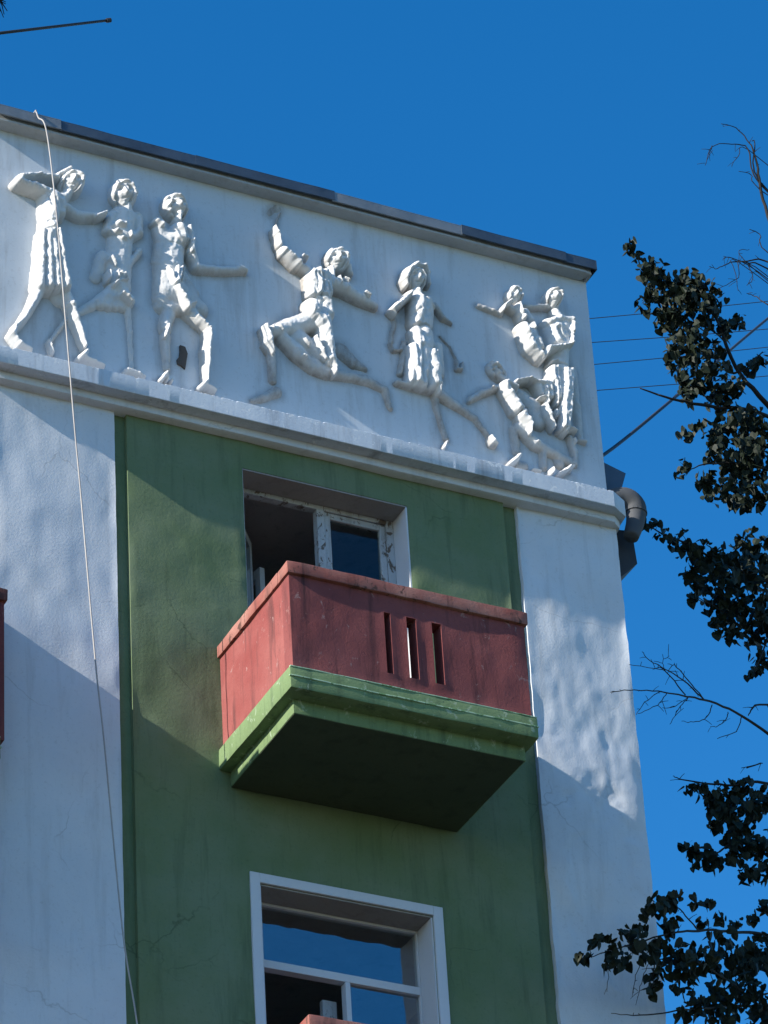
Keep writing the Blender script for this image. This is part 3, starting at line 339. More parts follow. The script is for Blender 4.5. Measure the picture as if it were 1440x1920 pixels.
def wall(name, mat, parent, x0, x1, z0, z1, yf, yb, d=.03, zfine=None, holes=(), disp=None, fade=.03, attr=None, edge=0.0):
    """thick plastered wall facing -Y, uneven front, holes with reveals"""
    xs = np.array(steps(x0, x1, d, [h[0] for h in holes]+[h[1] for h in holes]))
    hz = [h[2] for h in holes]+[h[3] for h in holes]
    if zfine is None or zfine <= z0:
        zs = np.array(steps(z0, z1, d, hz))
    else:
        zs = np.array(sorted(set(steps(z0, zfine, .4, hz)+steps(zfine, z1, d, hz))))
    nx, nz = len(xs), len(zs)
    X, Z = np.meshgrid(xs, zs, indexing='ij')
    Y = np.full_like(X, yf)
    if disp is not None:
        de = np.minimum.reduce([X-x0, x1-X, z1-Z, Z-z0])
        for h in holes:
            dx = np.maximum.reduce([h[0]-X, X-h[1], np.zeros_like(X)])
            dz = np.maximum.reduce([h[2]-Z, Z-h[3], np.zeros_like(X)])
            de = np.minimum(de, np.hypot(dx, dz))
        w = np.clip(de/fade, 0, 1)
        Y = Y+disp(X, Z)*w
    X2 = X.copy()
    if edge > 0:
        e = fbm(Z, Z*0+3.3, 6, 5, 3)*edge
        X2[0, :] += e[0, :]; X2[-1, :] += e[-1, :]
    xc = (xs[:-1]+xs[1:])/2; zc = (zs[:-1]+zs[1:])/2
    keep = np.ones((nx-1, nz-1), bool)
    for h in holes:
        keep &= ~(((xc > h[0]) & (xc < h[1]))[:, None] & ((zc > h[2]) & (zc < h[3]))[None, :])
    V = np.concatenate([np.stack([X2, Y, Z], -1).reshape(-1, 3), np.stack([X2, np.full_like(X, yb), Z], -1).reshape(-1, 3)])
    N = nx*nz
    idx = lambda i, j: i*nz+j
    faces = []
    for i in range(nx-1):
        for j in range(nz-1):
            if not keep[i, j]:
                continue
            a, b, c, dd = idx(i, j), idx(i+1, j), idx(i+1, j+1), idx(i, j+1)
            faces.append((a, b, c, dd))
            if i == 0 or not keep[i-1, j]: faces.append((a, dd, dd+N, a+N))
            if i == nx-2 or not keep[i+1, j]: faces.append((b, b+N, c+N, c))
            if j == 0 or not keep[i, j-1]: faces.append((a, a+N, b+N, b))
            if j == nz-2 or not keep[i, j+1]: faces.append((dd, c, c+N, dd+N))
    used = np.zeros(2*N, bool)
    for f in faces:
        for q in f: used[q] = True
    re = np.cumsum(used)-1
    me = mesh(name, V[used], [tuple(int(re[q]) for q in f) for f in faces])
    o = link(name, me, mat, parent)
    # smooth only the front: sharp by angle
    me.polygons.foreach_set('use_smooth', [True]*len(me.polygons))
    try:
        me.set_sharp_from_angle(angle=math.radians(40))
    except Exception:
        pass
    if attr is not None:
        A = attr(V[used][:, 0], V[used][:, 2])
        at = me.attributes.new('grime_shade', 'FLOAT', 'POINT')
        at.data.foreach_set('value', np.clip(A, 0, 1).astype(np.float32))
    return o

def box_bm(bm, x0, x1, y0, y1, z0, z1):
    vs = [bm.verts.new(p) for p in ((x0, y0, z0), (x1, y0, z0), (x1, y1, z0), (x0, y1, z0), (x0, y0, z1), (x1, y0, z1), (x1, y1, z1), (x0, y1, z1))]
    for f in ((0, 3, 2, 1), (4, 5, 6, 7), (0, 1, 5, 4), (1, 2, 6, 5), (2, 3, 7, 6), (3, 0, 4, 7)):
        bm.faces.new([vs[i] for i in f])

def box(name, mat, parent, x0, x1, y0, y1, z0, z1, bev=0.004, seg=0, amp=0.0, nf=4.0, seed=0):
    bm = bmesh.new()
    box_bm(bm, x0, x1, y0, y1, z0, z1)
    if seg > 0:
        for ax, L in ((0, x1-x0), (1, y1-y0), (2, z1-z0)):
            n = int(L/seg)
            lo = (x0, y0, z0)[ax]
            for k in range(1, n):
                co = [0, 0, 0]; no = [0, 0, 0]
                co[ax] = lo+L*k/n; no[ax] = 1
                bmesh.ops.bisect_plane(bm, geom=bm.verts[:]+bm.edges[:]+bm.faces[:], plane_co=co, plane_no=no)
    if bev > 0:
        es = [e for e in bm.edges if len(e.link_faces) == 2 and e.calc_face_angle(0) > .8]
        bmesh.ops.bevel(bm, geom=es, offset=bev, segments=2, affect='EDGES', profile=.6)
    if amp > 0:
        for v in bm.verts:
            p = Vector(v.co)*nf+Vector((seed, seed*2.1, 0))
            n = noise.noise_vector(p)+.5*noise.noise_vector(p*3.1)
            v.co += n*amp
    me = bpy.data.meshes.new(name)
    bm.to_mesh(me); bm.free()
    o = link(name, me, mat, parent, smooth=amp > 0 or bev > 0)
    try:
        me.set_sharp_from_angle(angle=math.radians(38))
    except Exception:
        pass
    return o

def multi(name, mat, parent, boxes, bev=.004):
    bm = bmesh.new()
    for b in boxes: box_bm(bm, *b)
    if bev > 0:
        bmesh.ops.bevel(bm, geom=bm.edges[:], offset=bev, segments=1, affect='EDGES')
    me = bpy.data.meshes.new(name); bm.to_mesh(me); bm.free()
    return link(name, me, mat, parent)

def tube_data(pts, rad, n=6, V=None, Fc=None, cap=True):
    V = [] if V is None else V
    Fc = [] if Fc is None else Fc
    pts = [Vector(p) for p in pts]
    rings = []
    prev = None
    for i, p in enumerate(pts):
        t = (pts[min(i+1, len(pts)-1)]-pts[max(i-1, 0)]).normalized()
        a = t.orthogonal().normalized() if prev is None else (prev-t*prev.dot(t)).normalized()
        prev = a
        b = t.cross(a)
        r = rad[i] if hasattr(rad, '__len__') else rad
        s = len(V)
        for k in range(n):
            an = 2*math.pi*k/n
            V.append(tuple(p+(a*math.cos(an)+b*math.sin(an))*r))
        rings.append(s)
    for s, e in zip(rings, rings[1:]):
        for k in range(n):
            Fc.append((s+k, s+(k+1) % n, e+(k+1) % n, e+k))
    if cap:
        Fc.append(tuple(rings[0]+k for k in range(n))[::-1])
        Fc.append(tuple(rings[-1]+k for k in range(n)))
    return V, Fc

def curve_pts(pts, sub=6):
    P = [Vector(p) for p in pts]
    out = []
    for i in range(len(P)-1):
        p0, p1, p2, p3 = P[max(i-1, 0)], P[i], P[i+1], P[min(i+2, len(P)-1)]
        for k in range(sub):
            t = k/sub
            out.append(.5*((2*p1)+(p2-p0)*t+(2*p0-5*p1+4*p2-p3)*t*t+(3*p1-p0-3*p2+p3)*t**3))
    out.append(P[-1])
    return out

# ---------------------------------------------------------------- ground and street
def asphalt():
    m, nt, b = new_mat('asphalt')
    v = coords(nt)
    c = ramp(nt, noise_tex(nt, v, 1.2, 8, .7), [(.3, (.045,)*3), (.7, (.065, .063, .06))])
    nt.links.new(c, b.inputs['Base Color']); b.inputs['Roughness'].default_value = .9
    bump(nt, b, noise_tex(nt, v, 80, 4), .5, .01)
    return m
def grassm():
    m, nt, b = new_mat('grass')
    v = coords(nt)
    c = ramp(nt, noise_tex(nt, v, 2.0, 8, .7), [(.3, (.035, .055, .018)), (.7, (.07, .08, .03))])
    nt.links.new(c, b.inputs['Base Color']); b.inputs['Roughness'].default_value = .95
    bump(nt, b, noise_tex(nt, v, 40, 6), 1.0, .05)
    return m
def pavem():
    return weathered('paving', (.15, .14, .13), (.10, .10, .09), (.19, .18, .17), bstr=.4)
g = tag(link('ground', mesh('ground', [(-900, -900, 0), (900, -900, 0), (900, 900, 0), (-900, 900, 0)], [(0, 1, 2, 3)]), grassm()), kind='structure')
tag(box('road', asphalt(), None, -300, 300, -34, -24, -.3, .02, bev=0), kind='structure')
tag(box('pavement', pavem(), None, -300, 300, -24, -19, -.3, .14, bev=0), kind='structure')
tag(box('path', pavem(), None, -20, 40, -3.2, -.05, -.3, .05, bev=0), kind='structure')

# ---------------------------------------------------------------- the building
XL, XR = 8.27, 13.005
bld = empty('apartment_building', (10.6, 4.0, 0))
tag(bld, 'white and green plastered apartment block with relief frieze and red balconies', 'building')

def dis_white(X, Z):
    h = -.0085*fbm(X, Z*.75, 2.1, 11, 3, .5)-.0016*fbm(X, Z*.4, 9, 21, 3)
    # delaminated paint on the lower right pilaster
    m = np.clip((fbm(X, Z, 1.9, 31, 4, .55)+.35)*5, 0, 1)*np.clip((17.05-Z)/.5, 0, 1)*np.clip((X-12.25)/.1, 0, 1)
    h = h*(1+.7*np.clip((X-12)/.2, 0, 1))
    return h-.007*m-.0016*fbm(X, Z*.5, 20, 41, 3, .6)*m
def dis_green(X, Z):
    return -.008*fbm(X, Z*.8, 2.3, 13, 3, .5)-.0012*fbm(X, Z, 11, 23, 2)
def dis_frieze(X, Z):
    return -.003*fbm(X, Z, 2.0, 17, 3, .5)

W1 = (10.053, 11.322, 15.75, 17.943)
W2 = (10.061, 11.304, 12.45, 14.684)
lower = [(10.061, 11.304, 12.45-3.28*k, 14.684-3.28*k) for k in (1, 2, 3)]
wall('pilaster', MW, bld, XL, 9.114, 0, 18.20, 0, .30, zfine=13.0, disp=dis_white, edge=.0015)
wall('pilaster', MW, bld, 12.200, XR, 0, 18.20, 0, .30, zfine=13.0, disp=dis_white, edge=.004, d=.022)
wall('green_wall', MG, bld, 9.205, 12.092, 0, 18.20, 0, .26, zfine=13.0, holes=[W1, W2]+lower, disp=dis_green)
box('recess_wall', MG, bld, 9.10, 9.22, .040, .30, 0, 18.2, bev=0)
box('recess_wall', MG, bld, 12.08, 12.21, .040, .30, 0, 18.2, bev=0)

# drip streaks and dirt, plus painted outlines standing in for undercut shade
def frieze_grime_shade(x, z):
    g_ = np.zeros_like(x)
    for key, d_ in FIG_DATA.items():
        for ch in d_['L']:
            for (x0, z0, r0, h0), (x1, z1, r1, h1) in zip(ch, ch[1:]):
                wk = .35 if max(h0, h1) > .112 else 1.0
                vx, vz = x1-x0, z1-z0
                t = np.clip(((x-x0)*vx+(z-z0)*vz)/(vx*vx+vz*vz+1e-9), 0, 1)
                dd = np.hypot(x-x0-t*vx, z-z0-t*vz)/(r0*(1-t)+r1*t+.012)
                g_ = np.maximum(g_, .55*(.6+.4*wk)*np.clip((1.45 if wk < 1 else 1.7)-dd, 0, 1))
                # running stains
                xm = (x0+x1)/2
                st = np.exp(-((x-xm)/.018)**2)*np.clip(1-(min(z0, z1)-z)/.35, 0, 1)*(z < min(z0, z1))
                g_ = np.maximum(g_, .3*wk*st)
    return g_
wall('frieze_wall', MF, bld, XL, XR+.012, 18.30, 20.50, .09, .40, d=.022, disp=dis_frieze, attr=frieze_grime_shade)

# ledge below the frieze, swept round the corner
def sweep(name, mat, prof, parent, amp=.002, seed=1, x0=8.19, chip=(), endx=.055, ch=.11, side=4.0):
    path = []
    for out, z in prof:
        pass
    xs = steps(x0, 12.965, .009)
    rows = []
    for x in xs:
        rows.append([(min(x, 12.965-endx*0-max(0, (o-.06))*.5) if x > 12.8 else x, -o, z) for o, z in prof])
    rows.append([(XR+.01+o*.18, -o+min(ch, o)*.75, z) for o, z in prof])
    rows.append([(XR+.02+o*.22, .05, z) for o, z in prof])
    rows.append([(XR+.02+o*.22, side, z) for o, z in prof])
    n = len(prof)
    V = []
    for i, r_ in enumerate(rows):
        for j, (x, y, z) in enumerate(r_):
            q = Vector((x*2.2, j*.35+seed, z*3))
            d_ = noise.noise(q)*amp+noise.noise(Vector((x*16, j*.6, seed)))*amp*.25
            dz = noise.noise(q*1.3+Vector((9, 0, 0)))*amp*.8
            if chip and j in chip:
                c_ = .5*noise.noise(Vector((x*9, 3.3, seed)))+.8*noise.noise(Vector((x*41, 1.3, seed)))
                dz -= .020*max(0, c_-.1)
                d_ += .0012*max(0, c_-.1)
            V.append((x, y+d_, z+dz))
    Fc = []
    for i in range(len(rows)-1):
        for j in range(n):
            k = (j+1) % n
            Fc.append((i*n+j, (i+1)*n+j, (i+1)*n+k, i*n+k))
    Fc.append(tuple(range(n))); Fc.append(tuple((len(rows)-1)*n+k for k in range(n))[::-1])
    me = mesh(name, V, Fc)
    bm = bmesh.new(); bm.from_mesh(me); bmesh.ops.recalc_face_normals(bm, faces=bm.faces[:]); bm.to_mesh(me); bm.free()
    o = link(name, me, mat, parent, smooth=True)
    try: me.set_sharp_from_angle(angle=math.radians(35))
    except Exception: pass
    return o
sweep('ledge', ML, [(-.2, 18.235), (.168, 18.228), (.171, 18.232), (.170, 18.338), (.169, 18.366), (.160, 18.374), (-.2, 18.40)], bld, amp=.0014, seed=1, chip=(4, 5))
sweep('ledge_moulding', MW, [(-.2, 18.165), (.060, 18.165), (.072, 18.172), (.072, 18.236), (-.2, 18.236)], bld, amp=.0015, seed=4)
CZ = 20.466
sweep('cornice', MCOR, [(-.12, CZ+.006), (-.085, CZ-.004), (.008, CZ), (.014, CZ+.004), (.014, CZ+.020), (.004, CZ+.024), (.004, CZ+.08), (-.12, CZ+.08)], bld, amp=.0012, seed=8, endx=0)
# roof flashing, one lapped sheet after another
seams = [(8.17, 8.735, MM2, .004), (8.725, 9.80, MM1, 0), (9.775, 10.88, MM1, .004), (10.855, 11.94, MM2, .001), (11.915, 12.79, MM1, .005), (12.765, 13.045, MM1, 0)]
for i, (a, b, m_, pr) in enumerate(seams):
    bm = bmesh.new()
    dz = random.uniform(-.004, .004)
    box_bm(bm, a, b, -.034-pr, -.028-pr, CZ+.034+dz, CZ+.118+dz)
    box_bm(bm, a, b, -.0345-pr, .9, CZ+.1185+dz, CZ+.124+dz)
    box_bm(bm, a, b, -.041-pr, -.0345-pr, CZ+.034+dz, CZ+.041+dz)
    for k in range(1, 8):
        bmesh.ops.bisect_plane(bm, geom=bm.verts[:]+bm.edges[:]+bm.faces[:], plane_co=(a+(b-a)*k/8, 0, 0), plane_no=(1, 0, 0))
    for v in bm.verts:
        v.co.y += noise.noise(Vector((v.co.x*4, i, v.co.z)))*.004
        v.co.z += noise.noise(Vector((v.co.x*3, i+5, 0)))*.004
    me = bpy.data.meshes.new('roof_flashing'); bm.to_mesh(me); bm.free()
    link('roof_flashing', me, m_, bld)
bm = bmesh.new(); box_bm(bm, 13.045, 13.051, -.036, 4.0, CZ+.034, CZ+.122)
me = bpy.data.meshes.new('roof_flashing'); bm.to_mesh(me); bm.free(); link('roof_flashing', me, MM1, bld)

# side wall, rear wall, set-back neighbour bay and roof
box('side_wall', MW, bld, 12.75, XR-.002, .30, 11.0, 0, 20.38, bev=0)
box('side_wall', MW, bld, XL+.002, 8.5, .30, 11.0, 0, 20.38, bev=0)
box('rear_wall', MW, bld, 8.5, 12.75, 10.7, 11.0, 0, 20.38, bev=0)
box('roof', MM1, bld, XL, 13.03, .95, 11.1, 20.39, 20.50, bev=0)
box('set_back_wall', MW, bld, -6.0, XL, .80, 1.1, 0, 20.38, bev=0)
box('set_back_wall', MW, bld, -6.0, -5.7, 1.1, 11.0, 0, 20.38, bev=0)
box('roof', MM1, bld, -6.1, XL-.002, .68, 11.1, 20.385, 20.50, bev=0)
box('ledge', ML, bld, -6.0, XL-.002, .68, .80, 18.24, 18.38, bev=0)
for x_ in (4.9, 1.0, -3.0):
    box('set_back_window', MGL, bld, x_, x_+1.2, .78, .81, 15.9, 17.8, bev=0)
# rooms behind the windows
def room(x0, x1, y0, y1, z0, z1):
    V = [(x0, y0, z0), (x1, y0, z0), (x1, y1, z0), (x0, y1, z0), (x0, y0, z1), (x1, y0, z1), (x1, y1, z1), (x0, y1, z1)]
    return link('room_lining', mesh('room_lining', V, [(0, 1, 2, 3), (4, 7, 6, 5), (1, 5, 6, 2), (2, 6, 7, 3), (3, 7, 4, 0)]), MROOM, bld)
room(9.3, 12.0, .262, 3.4, 15.6, 18.1)
room(9.3, 12.0, .262, 3.4, 12.3, 14.9)
for k in (1, 2, 3): room(9.3, 12.0, .262, 3.4, 12.3-3.28*k, 14.9-3.28*k)

# reveal linings: thin plaster skins, the frames stand behind them
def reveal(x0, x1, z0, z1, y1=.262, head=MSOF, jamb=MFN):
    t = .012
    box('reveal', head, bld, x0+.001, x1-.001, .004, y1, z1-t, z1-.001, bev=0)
    box('reveal', jamb, bld, x1-t, x1-.001, .003, y1, z0, z1-t-.001, bev=0)
    box('reveal', jamb, bld, x0+.001, x0+t, .004, y1, z0, z1-t-.001, bev=0)
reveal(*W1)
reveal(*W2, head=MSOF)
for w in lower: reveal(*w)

# upper window: balcony door standing open inwards, shut casement beside it
fw = multi('window', MFR, bld, [
    (10.066, 10.100, .20, .262, 15.75, 17.93),
    (11.250, 11.309, .20, .262, 15.75, 17.93),
    (10.101, 11.249, .20, .262, 17.893, 17.93),
    (10.714, 10.772, .197, .262, 15.75, 17.892)], bev=.003)
multi('sash', MFR, fw, [
    (10.774, 10.822, .208, .250, 16.55, 17.888), (11.202, 11.248, .208, .250, 16.55, 17.888),
    (10.823, 11.201, .208, .250, 17.838, 17.888), (10.823, 11.201, .208, .250, 16.55, 16.61),
    (10.774, 11.249, .205, .262, 15.75, 16.545)], bev=.003)
box('pane', MGD, fw, 10.822, 11.202, .226, .230, 16.61, 17.838, bev=0)
# open leaf swung in about its left edge
def leaf_door(hx, hy, ang, w, z0, z1, name='sash', mat=MFR, parent=fw, bars=(16.5, 17.1)):
    ca, sa = math.cos(ang), math.sin(ang)
    bm = bmesh.new()
    bs = [(0, .06, 0, .04, z0, z1), (w-.06, w, 0, .04, z0, z1), (.061, w-.061, 0, .04, z1-.07, z1), (.061, w-.061, 0, .04, z0, z0+.1)]
    for zb in bars: bs.append((.061, w-.061, 0, .04, zb, zb+.05))
    for b_ in bs: box_bm(bm, *b_)
    for v in bm.verts:
        x, y = v.co.x, v.co.y
        v.co.x = hx+x*ca-y*sa; v.co.y = hy+x*sa+y*ca
    me = bpy.data.meshes.new(name); bm.to_mesh(me); bm.free()
    o = link(name, me, mat, parent)
    V = [(hx+.06*ca, hy+.06*sa, z0), (hx+(w-.06)*ca, hy+(w-.06)*sa, z0), (hx+(w-.06)*ca, hy+(w-.06)*sa, z1-.05), (hx+.06*ca, hy+.06*sa, z1-.05)]
    link('pane', mesh('pane', V, [(0, 1, 2, 3)]), MGD, parent)
    return o
leaf_door(10.105, .27, math.radians(52), .56, 15.8, 17.86, mat=MFN)
leaf_door(10.56, .75, math.radians(100), .45, 15.8, 17.7, mat=MFN, bars=(16.9,))

# lower window with its white surround
t = .007
multi('window_surround', MFN, bld, [
    (9.992, 10.060, -.016, .010, 12.0, 14.754), (11.305, 11.375, -.016, .010, 12.0, 14.754),
    (10.0605, 11.3045, -.016, .010, 14.685, 14.754)], bev=.002)
w2 = multi('window', MFN, bld, [
    (10.074, 10.112, .20, .262, 12.45, 14.672), (11.282, 11.291, .20, .262, 12.45, 14.672),
    (10.113, 11.281, .20, .262, 14.655, 14.672),
    (10.113, 11.281, .197, .262, 14.198, 14.255), (10.741, 10.776, .197, .262, 12.45, 14.197)], bev=.002)
box('pane', MGL, w2, 10.112, 11.282, .226, .230, 14.255, 14.655, bev=0)
box('pane', MGL, w2, 10.776, 11.282, .226, .230, 12.45, 14.198, bev=0)
box('sash', MFR, w2, 10.118, 10.18, .27, .31, 12.5, 14.19, bev=0)
box('sash', MFR, w2, 10.64, 10.74, .34, .38, 12.5, 14.12, bev=0)
for k in (1, 2, 3):
    zz = -3.28*k
    w3 = multi('window', MFN, bld, [(10.074, 10.12, .20, .262, 12.45+zz, 14.672+zz), (11.24, 11.291, .20, .262, 12.45+zz, 14.672+zz), (10.12, 11.24, .20, .262, 14.62+zz, 14.672+zz), (10.66, 10.71, .2, .262, 12.45+zz, 14.62+zz)], bev=0)
    box('pane', MGL, w3, 10.12, 11.24, .226, .230, 12.45+zz, 14.62+zz, bev=0)

# ---------------------------------------------------------------- balconies (parts of the building)
def dis_red(seed):
    def f(X, Z):
        return -.006*fbm(X, Z, 1.6, seed, 3, .5)-.002*fbm(X, Z*.6, 9, seed+5, 3)
    return f

def side_wall_x(name, mat, parent, xf, xb, y0, y1, z0, z1, seed, d=.03):
    """parapet running front to back, uneven on its outer (xf) face"""
    ys = np.array(steps(y0, y1, d)); zs = np.array(steps(z0, z1, d))
    Y, Z = np.meshgrid(ys, zs, indexing='ij')
    de = np.minimum.reduce([Y-y0, y1-Y, Z-z0, z1-Z])
    sg = 1 if xb < xf else -1
    dsp = (.006*fbm(Y, Z, 1.8, seed, 3)+.002*fbm(Y, Z*.6, 9, seed+3, 3))*np.clip(de/.04, 0, 1)*sg
    n, m_ = Y.shape
    V = np.concatenate([np.stack([xf+dsp, Y, Z], -1).reshape(-1, 3), np.stack([np.full_like(Y, xb), Y, Z], -1).reshape(-1, 3)])
    N = n*m_; Fc = []
    for i in range(n-1):
        for j in range(m_-1):
            a, b, c, d2 = i*m_+j, (i+1)*m_+j, (i+1)*m_+j+1, i*m_+j+1
            Fc.append((a, d2, c, b)); Fc.append((a+N, b+N, c+N, d2+N))
            if i == 0: Fc.append((a, a+N, d2+N, d2))
            if i == n-2: Fc.append((b, c, c+N, b+N))
            if j == 0: Fc.append((a, b, b+N, a+N))
            if j == m_-2: Fc.append((d2, d2+N, c+N, c))
    me = mesh(name, V, Fc)
    bm = bmesh.new(); bm.from_mesh(me); bmesh.ops.recalc_face_normals(bm, faces=bm.faces[:]); bm.to_mesh(me); bm.free()
    o = link(name, me, mat, parent, smooth=True)
    try: me.set_sharp_from_angle(angle=math.radians(40))
    except Exception: pass
    return o

def balcony(x0, x1, yw, yf, ztop, zslab, slots, seed, over=.03, label=None):
    """x0,x1 outer faces of the parapet; yw wall plane, yf front face; slab top at zslab"""
    # moulded slab: upper band proud, lower band set in
    s = box('balcony', MG2, bld, x0-.035, x1+over, yf-.022, yw-.002, zslab-.158, zslab, bev=.012, seg=.07, amp=.005, nf=3.2, seed=seed)
    if label: s['label'] = label
    box('slab_moulding', MG2, s, x0+.045, x1-.008, yf+.110, yw-.004, zslab-.262, zslab-.140, bev=.006, seg=.09, amp=.003, nf=3, seed=seed+2)
    box('paint_edge', MCHIP, s, x0-.037, x1+over+.002, yf-.0275, yf-.010, zslab-.078, zslab-.068, bev=.002, seg=.05, amp=.004, nf=6, seed=seed+12)
    box('paint_edge', MCHIP, s, x0-.030, x1+over-.003, yf-.0225, yf-.004, zslab-.004, zslab+.005, bev=.002, seg=.05, amp=.003, nf=7, seed=seed+13)
    box('soffit', MSHADE, s, x0+.05, x1-.018, yf+.115, yw-.004, zslab-.2655, zslab-.2622, bev=0)
    hs_ = [(a, b, zslab+.115, ztop-.225) for a, b in slots]
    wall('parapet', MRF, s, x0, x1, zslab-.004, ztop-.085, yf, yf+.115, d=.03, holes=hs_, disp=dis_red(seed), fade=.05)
    side_wall_x('side_parapet', MR, s, x0+.001, x0+.085, yf+.1155, yw-.003, zslab-.004, ztop-.085, seed+7)
    side_wall_x('side_parapet', MR, s, x1-.001, x1-.085, yf+.1155, yw-.003, zslab-.004, ztop-.085, seed+9)
    # rail cap, three runs
    box('rail_cap', MRC, s, x0-.020, x1+.016, yf-.028, yf+.13, ztop-.092, ztop, bev=.010, seg=.055, amp=.0055, nf=5, seed=seed+4)
    box('rail_cap', MRC, s, x0-.020, x0+.10, yf+.1305, yw-.003, ztop-.094, ztop-.002, bev=.008, seg=.06, amp=.004, nf=5, seed=seed+5)
    box('rail_cap', MRC, s, x1-.09, x1+.016, yf+.1305, yw-.003, ztop-.094, ztop-.002, bev=.008, seg=.06, amp=.004, nf=5, seed=seed+6)
    return s
SL = [(10.510, 10.556), (10.672, 10.742), (10.856, 10.925)]
balcony(9.838, 11.545, 0, -1.09, 16.430, 15.625, SL, 3, label='balcony with a dark red parapet, three slots and chipped green slab')
for k in (1, 2, 3):
    balcony(9.838, 11.545, 0, -1.09, 16.430-3.275*k, 15.625-3.275*k, SL, 3+20*k)
lb = balcony(4.9, 7.93, .80, -.62, 16.41, 15.205, [], 9, over=.0)  # unseen deeper bay, added so its shadow falls across the facade
box('shade_block', MW, lb, 5.0, 7.90, -.57, .797, 13.92, 14.96, bev=.004)  # unseen block, added to carry that shadow further down
balcony(7.975, 8.205, .80, -.27, 16.325, 15.205, [], 31, over=-.03)
balcony(4.9, 7.93, .80, -.62, 16.50-3.28, 15.205-3.28, [], 12, over=.0)

